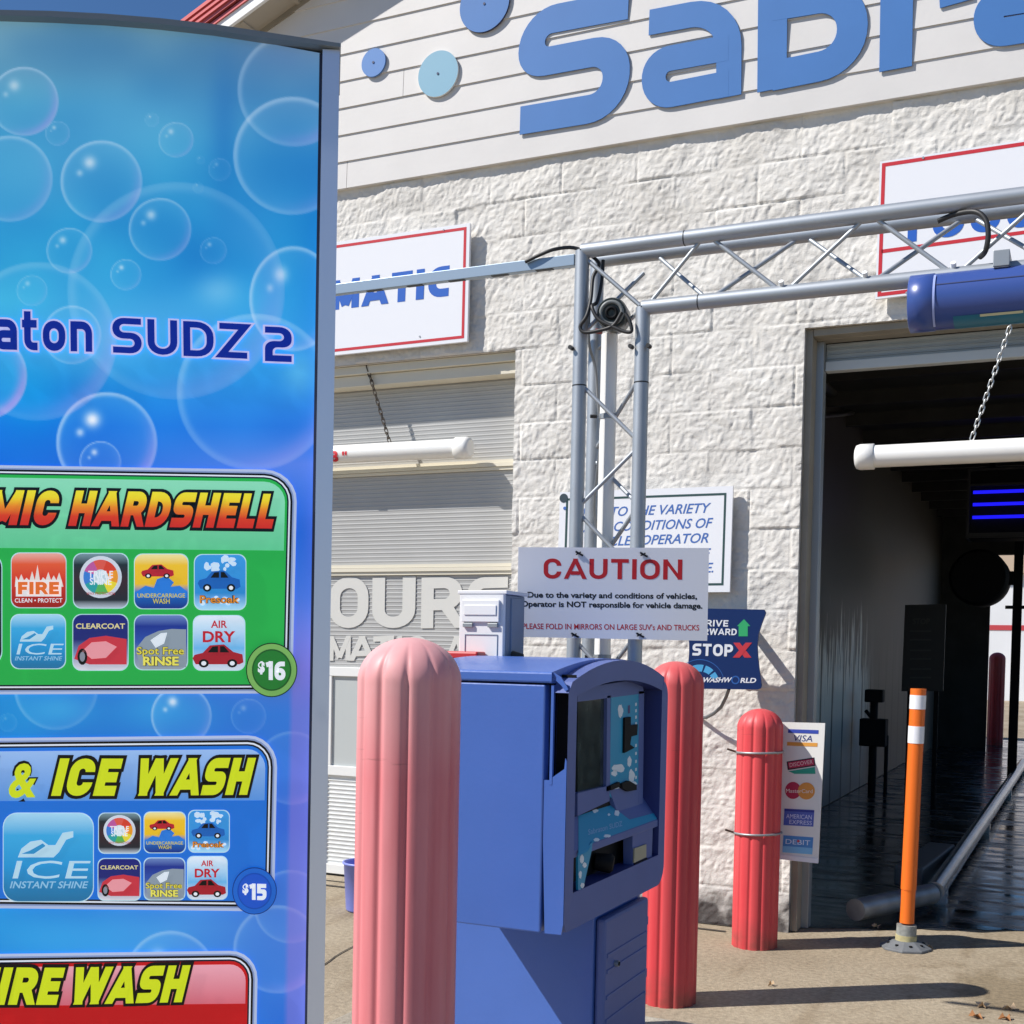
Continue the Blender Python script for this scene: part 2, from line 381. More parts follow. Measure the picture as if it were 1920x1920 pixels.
# splash dirt along the foot of the wall
sx = n.new('ShaderNodeSeparateXYZ'); l.new(tc.outputs['Object'], sx.inputs[0])
mrz = n.new('ShaderNodeMapRange'); mrz.inputs[1].default_value = .34; mrz.inputs[2].default_value = .06; l.new(sx.outputs['Z'], mrz.inputs[0])
nd = n.new('ShaderNodeTexNoise'); nd.inputs['Scale'].default_value = 7; nd.inputs['Detail'].default_value = 5; l.new(tc.outputs['Object'], nd.inputs['Vector'])
mm = n.new('ShaderNodeMath'); mm.operation = 'MULTIPLY'; l.new(mrz.outputs[0], mm.inputs[0]); l.new(nd.outputs['Fac'], mm.inputs[1])
m3 = n.new('ShaderNodeMapRange'); m3.inputs[1].default_value = .2; m3.inputs[2].default_value = .5; l.new(mm.outputs[0], m3.inputs[0])
mxc = n.new('ShaderNodeMixRGB'); l.new(m3.outputs[0], mxc.inputs[0]); l.new(rp.outputs[0], mxc.inputs[1]); mxc.inputs[2].default_value = (.10, .09, .085, 1)
l.new(mxc.outputs[0], p.inputs['Base Color'])
bp = n.new('ShaderNodeBump'); bp.inputs['Strength'].default_value = .6; bp.inputs['Distance'].default_value = .004
l.new(na.outputs['Fac'], bp.inputs['Height']); l.new(bp.outputs[0], p.inputs['Normal'])
STEP = .0065; GX0, GX1, GZ1 = -6.0, .75, 4.085
xs = np.concatenate([np.arange(GX0, -4.25, .03), np.arange(-4.25, GX1+1e-6, STEP)]); zs = np.arange(0, GZ1+1e-6, STEP)
for arr, vals in ((xs, (DL, DR, BL)), (zs, (DZ, BZ))):
    for q in vals: arr[np.abs(arr-q).argmin()] = q
XX, ZZ = np.meshgrid(xs, zs)
BW, BH = .4285, .2032
row = np.floor(ZZ/BH).astype(int); x14 = float(onY(1260, 652)[0])
xo = XX-x14+np.where(row % 2 == 0, 0, BW/2); colk = np.floor(xo/BW).astype(int)
fx = xo-colk*BW; fz = ZZ-row*BH
rnd = lambda a, b, s: vn(a*1.0+.5, b*1.0+.5, .37, s)
bo = rnd(colk*3.1, row*2.7, 3)
jit = .004
dx = np.minimum(fx, BW-fx); dz = np.minimum(fz, BH-fz)
edge = np.minimum(dx, dz)
wob = (vn(XX, ZZ, .03, 9)-.5)*.012
body = np.clip((edge+wob*.35-.0015)/.007, 0, 1)**.8
rdg = lambda a: np.abs(2*a-1)-.42
rough_ = (vn(XX, ZZ, .19, 1)-.5)*.010+(vn(XX-ZZ*.4, ZZ, .08, 2)-.5)*.004+rdg(vn(XX-ZZ*.5, ZZ+XX*.3, .052, 4))*.0042+rdg(vn(XX-ZZ*.3, ZZ, .027, 6))*.0042+(vn(XX, ZZ, .0135, 7)-.5)*.0035
tilt = (rnd(colk*5.3, row*1.9, 5)-.5)*.016*(fx/BW-.5)+(rnd(colk*2.3, row*4.1, 8)-.5)*.016*(fz/BH-.5)
Hh = -.0025+body*(.0035+rough_+tilt+(bo-.5)*.006)
YY = -Hh
nz_, nx_ = XX.shape
V = np.stack([XX, YY, ZZ], -1).reshape(-1, 3)
cx_ = (xs[:-1]+xs[1:])/2; cz_ = (zs[:-1]+zs[1:])/2
CXX, CZZ = np.meshgrid(cx_, cz_)
keep = ~(((CXX < DR) & (CXX > DL) & (CZZ < DZ)) | ((CXX > BL) & (CZZ < BZ)))
ii, jj = np.nonzero(keep)
q0 = ii*nx_+jj
Fq = np.stack([q0, q0+1, q0+nx_+1, q0+nx_], -1)
me = bpy.data.meshes.new('block_wall')
used, inv = np.unique(Fq, return_inverse=True); V2 = V[used]-np.array(bld.location); Fq = inv.reshape(Fq.shape)
me.vertices.add(len(V2)); me.vertices.foreach_set('co', V2.astype(np.float32).ravel())
me.loops.add(Fq.size); me.loops.foreach_set('vertex_index', Fq.astype(np.int32).ravel())
me.polygons.add(len(Fq)); me.polygons.foreach_set('loop_start', (np.arange(len(Fq))*4).astype(np.int32))
me.polygons.foreach_set('loop_total', np.full(len(Fq), 4, np.int32)); me.polygons.foreach_set('use_smooth', np.ones(len(Fq), bool))
tone = ((rnd(colk*7.7, row*3.3, 12)-.5)*.2-np.where(edge < .004, .10, 0)).ravel()[used]
ta = me.attributes.new('tone', 'FLOAT', 'POINT'); ta.data.foreach_set('value', tone.astype(np.float32))
me.materials.append(M_block); me.update(); me.validate()
bw = bpy.data.objects.new('block_wall', me); COL.objects.link(bw); bw.parent = bld
# body of the walls behind the rough face, and the parts of the shell outside the view
XL, XR = -6.0, 2.6  # right end cut short so skylight can reach the bay
sh = MB()
YB = .02
for (x0, x1, z0, z1) in ((DR, BL, 0, DZ), (XL, DL, 0, GZ1), (DL, DR, DZ, GZ1), (DR, BL, DZ, GZ1), (BL, BR, BZ+.001, GZ1), (BR, XR, 0, GZ1)):
    sh.box((x0, YB if x0 > GX0-.5 and x1 < GX1+1.3 else -.002, z0), (x1, WT, z1), M_block)
sh.box((XL, WT, 0), (XL+.2, 14.9, GZ1), M_block)
for (ya, yb_, za, zb_) in ((WT, 1.4, 0, GZ1), (1.4, 12.6, 0, .95), (1.4, 12.6, 3.25, GZ1), (12.6, 14.9, 0, GZ1), (4.9, 5.2, .95, 3.25), (8.7, 9.0, .95, 3.25)):  # unseen right wall, window openings added to let skylight into the bay
    sh.box((XR-.22, ya+.001, za), (XR, yb_-.001, zb_), M_block)
sh.box((XL, 14.9, 0), (-2.26, 15.1, GZ1), M_block); sh.box((2.39, 14.901, 0), (XR, 15.1, GZ1), M_block)
sh.build('wall', bld)
# --- bay interior
BWX = -2.17; BY1 = 15.0; CZ = 3.75
M_baywall = mat('bay_wall_panel', (.09, .085, .07), rough=.55)
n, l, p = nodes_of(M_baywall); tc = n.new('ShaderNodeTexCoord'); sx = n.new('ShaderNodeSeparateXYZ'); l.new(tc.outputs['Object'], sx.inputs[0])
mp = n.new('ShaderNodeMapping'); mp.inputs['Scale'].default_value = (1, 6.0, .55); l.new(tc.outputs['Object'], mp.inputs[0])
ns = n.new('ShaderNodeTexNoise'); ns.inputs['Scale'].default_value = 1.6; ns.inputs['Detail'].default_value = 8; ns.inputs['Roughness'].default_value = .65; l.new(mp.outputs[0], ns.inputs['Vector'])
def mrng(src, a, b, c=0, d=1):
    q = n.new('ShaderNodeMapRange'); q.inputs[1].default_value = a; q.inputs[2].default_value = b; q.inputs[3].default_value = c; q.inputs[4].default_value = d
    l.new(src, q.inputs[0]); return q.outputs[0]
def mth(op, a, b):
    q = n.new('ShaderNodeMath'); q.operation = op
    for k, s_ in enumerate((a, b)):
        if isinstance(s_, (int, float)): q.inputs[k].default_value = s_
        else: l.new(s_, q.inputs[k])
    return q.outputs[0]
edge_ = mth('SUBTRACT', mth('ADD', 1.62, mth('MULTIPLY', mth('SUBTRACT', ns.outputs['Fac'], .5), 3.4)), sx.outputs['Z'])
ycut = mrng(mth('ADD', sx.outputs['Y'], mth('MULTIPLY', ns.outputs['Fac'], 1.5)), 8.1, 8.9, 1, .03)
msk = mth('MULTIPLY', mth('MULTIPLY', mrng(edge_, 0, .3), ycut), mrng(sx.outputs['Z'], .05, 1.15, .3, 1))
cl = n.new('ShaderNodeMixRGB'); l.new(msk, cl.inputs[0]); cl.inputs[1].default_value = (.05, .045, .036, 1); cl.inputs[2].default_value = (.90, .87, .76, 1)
# vertical seams and black run marks
wv = n.new('ShaderNodeTexWave'); wv.wave_type = 'BANDS'; wv.bands_direction = 'Y'; wv.inputs['Scale'].default_value = .55; wv.inputs['Distortion'].default_value = .6; wv.inputs['Detail Scale'].default_value = .4
l.new(tc.outputs['Object'], wv.inputs['Vector'])
sm_ = mth('MULTIPLY', mrng(wv.outputs['Fac'], .07, .0), mrng(sx.outputs['Z'], 1.9, 1.3))
c2 = n.new('ShaderNodeMixRGB'); l.new(sm_, c2.inputs[0]); l.new(cl.outputs[0], c2.inputs[1]); c2.inputs[2].default_value = (.03, .03, .02, 1)
l.new(c2.outputs[0], p.inputs['Base Color'])
M_bayc = mat('dark_bay_ceiling', (.045, .045, .042), rough=.7, var=.3, vs=3)  # one near-black tone for the whole ceiling
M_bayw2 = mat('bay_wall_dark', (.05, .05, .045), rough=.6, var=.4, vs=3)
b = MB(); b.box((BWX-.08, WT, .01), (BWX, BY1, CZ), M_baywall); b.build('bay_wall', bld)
b = MB(); mpl = mat('pale_bounce_panel', (.78, .78, .74), rough=.6, var=.3, vs=2)  # pale tone picked to bounce light onto the left wall
for (ya, yb_, za, zb_) in ((WT+.01, 1.4, .01, CZ), (1.4, 12.6, .01, .95), (1.4, 12.6, 3.25, CZ), (12.6, BY1-.1, .01, CZ), (4.9, 5.2, .95, 3.25), (8.7, 9.0, .95, 3.25)):  # same added openings repeated in the inner lining
    b.box((2.3, ya, za), (2.375, yb_-.002, zb_), mpl)
b.build('bay_wall', bld)['label'] = 'unseen pale right bay wall with openings added to light the bay'
b = MB()
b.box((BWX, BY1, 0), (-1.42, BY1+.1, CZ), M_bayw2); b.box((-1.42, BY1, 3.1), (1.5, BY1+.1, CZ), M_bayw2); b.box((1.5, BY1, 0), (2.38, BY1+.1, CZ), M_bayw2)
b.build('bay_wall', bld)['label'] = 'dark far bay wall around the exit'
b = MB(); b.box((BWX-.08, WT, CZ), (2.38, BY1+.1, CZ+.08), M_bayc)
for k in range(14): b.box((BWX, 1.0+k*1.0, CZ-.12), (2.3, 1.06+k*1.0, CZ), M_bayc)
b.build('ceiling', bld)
M_wetshade = mat('wet_shaded_bay_floor', (.02, .022, .025), rough=.12, spec=.6)
n, l, p = nodes_of(M_wetshade); tc = n.new('ShaderNodeTexCoord')
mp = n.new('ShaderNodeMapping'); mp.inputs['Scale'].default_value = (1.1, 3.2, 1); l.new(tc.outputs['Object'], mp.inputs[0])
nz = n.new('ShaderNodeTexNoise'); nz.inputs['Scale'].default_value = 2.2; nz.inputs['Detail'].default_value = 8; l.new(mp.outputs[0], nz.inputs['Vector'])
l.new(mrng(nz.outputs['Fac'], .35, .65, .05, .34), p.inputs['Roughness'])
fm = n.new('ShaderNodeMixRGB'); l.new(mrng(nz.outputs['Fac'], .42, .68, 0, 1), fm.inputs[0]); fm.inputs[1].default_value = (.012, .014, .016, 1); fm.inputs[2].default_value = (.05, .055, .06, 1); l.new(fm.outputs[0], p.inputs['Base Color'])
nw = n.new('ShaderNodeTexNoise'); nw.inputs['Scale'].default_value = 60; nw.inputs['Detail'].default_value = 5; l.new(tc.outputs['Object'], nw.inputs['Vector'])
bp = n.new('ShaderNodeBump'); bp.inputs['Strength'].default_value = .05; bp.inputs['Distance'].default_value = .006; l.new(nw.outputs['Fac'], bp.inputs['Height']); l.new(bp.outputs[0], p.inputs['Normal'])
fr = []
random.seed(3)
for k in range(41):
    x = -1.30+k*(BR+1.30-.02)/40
    y = .16+min(1, max(0, (x+1.25)/1.1))*.55+random.uniform(-.03, .03)  # wet floor's front edge follows the jamb shadow, darkening the shaded ground
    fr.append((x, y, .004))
fr = [q for q in fr if q[0] < .12]; rr_ = random.Random(5)  # dark floor stops here so bare concrete beyond bounces sun inward
b = MB(); b.poly(fr+[(.12+rr_.uniform(-.05, .05), .75+k*.95, .004) for k in range(18)]+[(-2.16, 17.9, .004), (-2.16, .22, .004)], M_wetshade)
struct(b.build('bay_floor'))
# --- bay door frame, raised door
M_jamb = mat('door_frame_paint', (.30, .27, .215), rough=.6, var=.15, vs=6)
M_grey = mat('galvanised_track', (.36, .38, .39), rough=.45, metal=.6)
b = MB()
b.box((BL+.001, .03, 0.005), (BL+.035, .135, BZ-.002), M_jamb)
b.box((BL+.002, .135, .005), (BL+.07, WT+.01, BZ-.04), M_grey)
b.box((BL+.037, .028, BZ-.037), (BR-.01, .125, BZ-.001), M_jamb)
zh = float(onY(1640, 627, .105)[2]); b.box((BL+.037, .105, zh), (BR-.01, WT-.012, BZ-.039), M_jamb)
b.build('door_frame', bld, bevel=.004)
def ribbed(mb, x0, x1, z0, z1, Y, pitch, amp, mt):
    k = max(2, int(round((z1-z0)/pitch))); vs = []; fs = []; pr_ = []
    for i in range(k):
        a = z0+(z1-z0)*i/k; h = (z1-z0)/k
        pr_ += [(a, Y), (a+h*.55, Y-amp*.35), (a+h*.72, Y-amp), (a+h*.9, Y-amp)]
    pr_.append((z1, Y))
    for z, y in pr_: vs += [(x0, y, z), (x1, y, z)]
    fs = [[2*i, 2*i+1, 2*i+3, 2*i+2] for i in range(len(pr_)-1)]
    mb.mesh(vs, fs, mt)
M_slat = mat('grey_ribbed_door', (.34, .37, .38), rough=.4, metal=.2, var=.1, vs=5)
b = MB(); zb = float(onY(1640, 671, .17)[2])
ribbed(b, BL+.072, BR-.02, zb, BZ-.041, .195, .026, .006, M_slat)
b.box((BL+.072, .197, zb), (BR-.02, .22, BZ-.041), M_slat)
od = b.build('overhead_door', bld); od['label'] = 'grey ribbed door rolled up at the top of the open bay'
b = MB(); b.box((BL+.072, .165, zb-.05), (BR-.02, .225, zb-.001), mat('door_bottom_rail', (.52, .55, .55), rough=.5)); b.build('bottom_rail', od, bevel=.004)
b = MB()
tk = mat('dark_track', (.05, .05, .048), rough=.5)
b.tube([onX(1524, 708, -2.12), onX(1560, 735, -2.12), onX(1598, 750, -2.1)], .05, tk, n=8); q = onX(1604, 750, -2.1); b.box((q[0]-.1, q[1]-.2, q[2]-.12), (q[0]+.1, q[1]+.25, q[2]+.14), tk); b.tube([onX(1522, 782, -2.12), onX(1570, 778, -2.12), onX(1600, 774, -2.1)], .02, tk, n=6)
b.tube([onX(1622, 752, -2.10), onX(1655, 785, -2.08), onX(1695, 826, -2.06)], .04, mat('pale_track', (.45, .5, .46), rough=.4), n=8)
b.build('door_track', bld)
# --- left garage door (closed, ribbed translucent panels)
DY = .175
M_panel = mat('grey_garage_panel', (.45, .45, .435), rough=.55, spec=.4, var=.05, vs=4)
M_panel2 = mat('pale_garage_panel', (.74, .75, .73), rough=.5)
M_rail = mat('cream_door_rail', (.72, .67, .54), rough=.55)
M_white = mat('white_door_frame', (.80, .80, .77), rough=.5)
def zat(y): return float(onY(800, y+ (0), DY)[2])
lines = [3.048-.0, ]
gz = lambda x, y: float(onY(x, y, DY)[2])
z_r1a, z_r1b = gz(626, 878), gz(626, 897)       # cream rail 1
z_r2a, z_r2b = gz(621, 1060), gz(621, 1080)
z_r3a, z_r3b = gz(613, 1250), gz(613, 1267)
z_w0 = gz(613, 1434); z_w1 = gz(613, 1452); z_b0 = gz(610, 1617); z_b1 = gz(610, 1634)
z_b1 = max(z_b1, .01)
gd = MB()
ribbed(gd, DL+.02, DR-.004, z_r1a, DZ-.12, DY, .0255, .0028, M_panel)
ribbed(gd, DL+.02, DR-.004, z_r2a, z_r1b, DY, .0255, .0028, M_panel)
ribbed(gd, DL+.02, DR-.004, z_r3a, z_r2b, DY, .0255, .0028, M_panel)
wx0 = float(onY(624, 1350, DY)[0]); wx1 = wx0+1.05
ribbed(gd, wx0-.04, DR-.004, z_b0, z_w1, DY, .026, .006, M_panel2)
ribbed(gd, DL+.02, wx0-.1, z_b0, z_w1, DY, .026, .006, M_panel2)
gd.box((DL, DY+.001, 0), (DR-.001, WT+.02, DZ-.001), M_panel)
gdo = gd.build('garage_door', bld); gdo['label'] = 'closed garage door with grey ribbed panels and white OURS lettering'
b = MB()
for (za, zb_) in ((z_r1b, z_r1a), (z_r2b, z_r2a)):
    h = zb_-za
    b.box((DL+.015, DY-.016, za+h*.02), (DR-.003, DY+.004, za+h*.30), M_rail)
    b.box((DL+.015, DY-.024, za+h*.33), (DR-.003, DY+.004, za+h*.66), M_rail)
    b.box((DL+.015, DY-.016, za+h*.69), (DR-.003, DY+.004, zb_-h*.02), M_rail)
b.build('rail', gdo)
b = MB()
b.box((DL+.015, DY-.02, z_r3b), (DR-.003, DY+.004, z_r3a), M_white)
b.box((wx0-.10, DY-.021, z_w1), (DR-.003, DY+.004, z_w0), M_white); b.box((DL+.015, DY-.021, z_w1), (wx0-.101, DY+.004, z_w0), M_white)
b.box((wx0-.055, DY-.018, z_w0), (wx0, DY+.004, z_r3b), M_white); b.box((wx1, DY-.018, z_w0), (wx1+.055, DY+.004, z_r3b), M_white)
b.box((wx0-.10, DY-.02, z_b0), (wx0-.04, DY+.004, z_w1), M_white)
b.box((DL+.015, DY-.03, z_b1-.001), (DR-.003, DY+.004, z_b0), M_white)
b.build('window_frame', gdo, bevel=.003)
b = MB(); b.box((wx0, DY-.004, z_w0), (wx1, DY+.002, z_r3b), mat('frosted_pane', (.50, .53, .52), rough=.12, spec=.6)); b.build('pane', gdo)
b = MB(); b.box((DL+.015, DY-.012, z_b1-.028), (DR-.003, DY+.01, max(.004, z_b1-.002)), mat('rubber_seal', (.03, .03, .028), rough=.8)); b.build('rubber_seal', gdo)
# header strip over the door
b = MB()
b.box((DL, .035, DZ-.05), (DR-.002, .11, DZ-.002), M_rail); b.box((DL, .06, DZ-.115), (DR-.002, DY-.004, DZ-.052), M_rail)
b.build('door_header', bld, bevel=.003)
# lettering on the door
pd = PY(DY-.0065); M_let = mat('white_vinyl_letters', (.64, .63, .585), rough=.5)
b = MB()
for ch, (x0, x1) in (('O', (617, 690)), ('U', (697, 778)), ('R', (789, 868)), ('S', (876, 952))):
    word_fit(b, ch, pd, (x0, 1178), (x1, 1177), (x0+1.5, 1083), M_let, .0, s=.22)
for ch, (x0, x1) in (('M', (616, 657)), ('A', (655, 701)), ('T', (699, 738)), ('I', (744, 753)), ('C', (760, 800)), ('A', (836, 874)), ('L', (878, 905))):
    word_fit(b, ch, pd, (x0, 1239), (x1, 1238), (x0+1, 1193), M_let, .0, s=.22)
b.build('lettering', gdo)

# --- lap siding, gable and roof edge
RS = .40; RP = onY(503, 57); zr = lambda X: RP[2]+RS*(X-RP[0]); xr = lambda z: RP[0]+(z-RP[2])/RS
XPK = -1.7; ZPK = zr(XPK); OV = .2
M_side = mat('lap_siding', (.655, .635, .61), rough=.6, var=.05, vs=3, bump=.05, bs=40)
zb0 = float(onY(1200, 266.5)[2]); zl1 = float(onY(640, 307.5)[2])
lap = zl1-float(onY(640, 357.5)[2]); b = MB(); z = zb0; k = 0
while z < ZPK:
    z1 = min(z+lap, ZPK); Xa, Xb = max(XL, xr(z)), min(XR, 2*XPK-xr(z)); Xc, Xd = max(XL, xr(z1)), min(XR, 2*XPK-xr(z1))
    cuts = [Xa, Xb]
    for jn in {0: (-3.99,), 3: (-3.62, 1.0), 2: (-.9,), 5: (-2.0,), 1: (.4,)}.get(k, ()): cuts.insert(-1, jn)
    for i in range(len(cuts)-1):
        a0, a1 = cuts[i]+(.0015 if i else 0), cuts[i+1]-(.0015 if i < len(cuts)-2 else 0)
        t0 = Xc if i == 0 else a0; t1 = Xd if i == len(cuts)-2 else a1
        if k == 0: yb, yt = -.030, -.024
        else: yb, yt = -.0315, -.024
        P = [(a0, yb, z), (a1, yb, z), (t1, yt, z1), (t0, yt, z1), (a0, -.008, z), (a1, -.008, z), (t1, -.008, z1), (t0, -.008, z1)]
        b.mesh(P, [[0, 1, 2, 3], [4, 5, 1, 0][::1], [1, 5, 6, 2], [4, 0, 3, 7]], M_side)
    z = z1; k += 1
b.build('siding', bld)
b = MB()
b.prism([(XL, -.008, GZ1-.02), (XR, -.008, GZ1-.02), (XR, -.008, max(GZ1, zr(XL))), (XPK, -.008, ZPK), (XL, -.008, max(GZ1, zr(XL)))], (0, .15, 0), M_block)
b.build('gable_wall', bld)
M_red = mat('red_metal_roof', (.52, .10, .10), rough=.38, metal=.25, spec=.5, var=.06, vs=3)
M_fas = mat('white_fascia', (.86, .86, .84), rough=.45)
M_sof = mat('beige_soffit', (.44, .40, .33), rough=.7, var=.08, vs=3)
XE = XL-.35
def slope_box(mb, x0, x1, y0, y1, d0, d1, mt):   # box following the left rake between offsets d0..d1 above it
    P = [(x0, y0, zr(x0)+d0), (x1, y0, zr(x1)+d0), (x1, y1, zr(x1)+d0), (x0, y1, zr(x0)+d0),
         (x0, y0, zr(x0)+d1), (x1, y0, zr(x1)+d1), (x1, y1, zr(x1)+d1), (x0, y1, zr(x0)+d1)]
    mb.mesh(P, [[3, 2, 1, 0], [4, 5, 6, 7], [0, 1, 5, 4], [1, 2, 6, 5], [2, 3, 7, 6], [3, 0, 4, 7]], mt)
def slope_box_r(mb, x0, x1, y0, y1, d0, d1, mt):
    zz = lambda x: zr(2*XPK-x)
    P = [(x0, y0, zz(x0)+d0), (x1, y0, zz(x1)+d0), (x1, y1, zz(x1)+d0), (x0, y1, zz(x0)+d0),
         (x0, y0, zz(x0)+d1), (x1, y0, zz(x1)+d1), (x1, y1, zz(x1)+d1), (x0, y1, zz(x0)+d1)]
    mb.mesh(P, [[3, 2, 1, 0], [4, 5, 6, 7], [0, 1, 5, 4], [1, 2, 6, 5], [2, 3, 7, 6], [3, 0, 4, 7]], mt)
b = MB(); slope_box(b, XE, XPK, -OV+.012, -.010, .004, .016, M_sof); slope_box_r(b, XPK, XR+.35, -OV+.012, -.010, .004, .016, M_sof)
x = XE+.2
while x < 0:
    slope_box(b, x, x+.022, -OV+.02, -.03, -.006, .003, M_sof); x += .30
slope_box(b, XE, XPK, -.036, -.012, -.028, .0035, M_jamb)
b.build('soffit', bld)
b = MB(); slope_box(b, XE, XPK, -OV-.012, -OV+.010, .0, .075, M_fas); slope_box_r(b, XPK, XR+.35, -OV-.012, -OV+.010, .0, .075, M_fas)
b.build('fascia', bld, bevel=.003)
b = MB()
slope_box(b, XE-.02, XPK, -OV-.03, 15.3, .12, .135, M_red); slope_box_r(b, XPK, XR+.37, -OV-.03, 15.3, .12, .135, M_red)
slope_box(b, XE-.02, XPK, -OV-.022, -OV-.013, .068, .092, M_red)
slope_box(b, XE-.02, XPK, -OV-.034, -OV-.013, .105, .225, M_red)
for d in (.13, .165, .2): slope_box(b, XE-.02, XPK, -OV-.044, -OV-.034, d, d+.016, M_red)
slope_box(b, XE-.02, XPK, -OV-.03, 0.1, .2255, .235, M_red)
b.build('roof', bld)

# ================================================================== WALL LETTERS AND DISCS
M_blue = mat('blue_letter_face', (.058, .185, .47), rough=.5, spec=.35, var=.05, vs=3)
M_blue2 = mat('blue_disc_face', (.10, .24, .55), rough=.5, spec=.35)
M_dkblue = mat('letter_return', (.02, .03, .10), rough=.5)
LY = -.0385; LD = .006
wl = thing('wall_lettering', 'large blue raised letters of the business name on the gable siding', 'sign', (float(onY(1300, 150, LY)[0]), LY, float(onY(1300, 150, LY)[2])))
EX = np.array([1.0, 0, 0]); EZ = np.array([0, 0, 1.0])
def px_strokes(paths, wid):
    """stroke centre lines in pixels -> one thick cut-out letter on the wall (strokes united)"""
    obs = []
    for k, path in enumerate(paths):
        b = MB(); P = []
        for q in path:
            w_ = onY(q[0], q[1], LY); P.append((w_[0], w_[2], q[2] if len(q) > 2 else 0))
        Lp, Rp = outline_sides(P, wid, False, 8); n = len(Lp)
        f = [(p_[0], LY-.0004*k, p_[1]) for p_ in Lp+Rp]; bk = [(p_[0], LY+LD+.0004*k, p_[1]) for p_ in Lp+Rp]; N2 = 2*n
        A = 0
        loop = list(range(n))+list(range(2*n-1, n-1, -1))
        for i in range(N2): p0, p1 = f[loop[i]], f[loop[(i+1) % N2]]; A += p0[0]*p1[2]-p1[0]*p0[2]
        if A < 0: loop = loop[::-1]
        b.mesh([f[i] for i in loop]+[bk[i] for i in loop], [list(range(N2)), list(range(N2, 2*N2))[::-1]]+[[i, i+N2, (i+1) % N2+N2, (i+1) % N2] for i in range(N2)], M_blue)
        obs.append(b.build('letter', wl))
    if len(obs) > 1:
        A = obs[0]
        for B_ in obs[1:]:
            md = A.modifiers.new('unite', 'BOOLEAN'); md.operation = 'UNION'; md.solver = 'EXACT'; md.object = B_
        dg = bpy.context.evaluated_depsgraph_get(); dg.update()
        me2 = bpy.data.meshes.new_from_object(A.evaluated_get(dg)); A.modifiers.clear(); A.data = me2
        for B_ in obs[1:]: bpy.data.objects.remove(B_)
    return obs[0]
SWD = .150
px_strokes([[(1178, 8), (1005, 41, .25), (990, 121, .2), (1160, 89, .2), (1150, 197, .25), (975, 226)]], SWD)
px_strokes([[(1217, 42), (1367, 14, .2), (1366, 181)], [(1366, 89), (1224, 115, .115), (1227, 183, .115), (1366, 156)]], SWD*.86)
px_strokes([[(1450, -160), (1447, 168)], [(1450, 11), (1598, -14, .25), (1598, 112, .28), (1449, 142)]], SWD*.97)
px_strokes([[(1682, -60), (1679, 129)], [(1683, -34), (1790, -52, .08), (1794, 6)]], SWD)
px_strokes([[(1845, -80), (1990, -96, .2), (1990, 96)], [(1990, -14), (1852, 8, .115), (1855, 64, .115), (1990, 42)]], SWD*.86)
px_strokes([[(2090, -180), (2090, 60, .2), (2200, 45)]], SWD*.9)
def disc(cx, cy, r, mt, rim, label, name='sign_disc'):
    c = onY(cx, cy, -.044); t = thing(name, label, 'sign disc', (c[0], c[1]+.012, c[2]), 'bubble discs on the gable')
    b = MB(); n = 56; C0 = np.array(c)
    ring = [C0+np.array([r*math.cos(2*math.pi*i/n), 0, r*math.sin(2*math.pi*i/n)]) for i in range(n)]
    b.prism(ring[::1], (0, .012, 0), mt, rim); b.build('face', t, bevel=.002)
    b = MB(); b.lathe([(0.0, 0), (.006, 0)], M_dkblue, n=8)
    b = MB(); rr = [C0+np.array([.007*math.cos(2*math.pi*i/10), -.003, .007*math.sin(2*math.pi*i/10)]) for i in range(10)]
    b.prism(rr, (0, .003, 0), M_dkblue); b.build('screw', t)
def rad(pxr, x, y): return pxr*np.linalg.norm((onY(x, y+1)-onY(x, y)))
disc(700, 117, rad(26, 700, 117), M_blue2, M_blue2, 'small blue disc on the siding just right of the menu board top')
disc(821, 138, rad(42.5, 821, 138), mat('pale_blue_disc', (.20, .41, .54), rough=.5), mat('white_rim', (.85, .86, .84), rough=.4), 'pale sky-blue disc with a peeling white rim on the siding')
disc(908, 7, rad(52, 908, 7), M_blue, M_dkblue, 'large blue disc cut by the top of the picture above the first letter')

# ================================================================== FLAT WALL SIGNS
M_signw = mat('white_sign_sheet', (.82, .83, .86), rough=.35, spec=.4)
RED = ink('#c8323c'); BLU = ink('#2b62bd')
def border(mb, pl, c, inset, wpx, mt, off):   # c = TL,TR,BR,BL px ; frame band
    c = [np.array(q, float) for q in c]
    def bil(u, v): return (c[0]*(1-u)+c[1]*u)*(1-v)+(c[3]*(1-u)+c[2]*u)*v
    Wp = np.linalg.norm(c[1]-c[0]); Hp = np.linalg.norm(c[3]-c[0])
    iu, iv = inset/Wp, inset/Hp; wu, wv_ = wpx/Wp, wpx/Hp
    o = [(iu, iv), (1-iu, iv), (1-iu, 1-iv), (iu, 1-iv)]; i_ = [(iu+wu, iv+wv_), (1-iu-wu, iv+wv_), (1-iu-wu, 1-iv-wv_), (iu+wu, 1-iv-wv_)]
    for k in range(4):
        q = [o[k], o[(k+1) % 4], i_[(k+1) % 4], i_[k]]
        flat(mb, [tuple(bil(*t)) for t in q], pl, off, mt)
def sheet(mb, pl, c, th, mt):
    P = [pl(x, y, 0) for x, y in c]; nrm = pl(*c[0], 1.)-pl(*c[0], 0.)
    P = P[::-1]                     # counter-clockwise seen from the viewer
    mb.prism(P, -nrm*th, mt)
ps = PY(-.055)
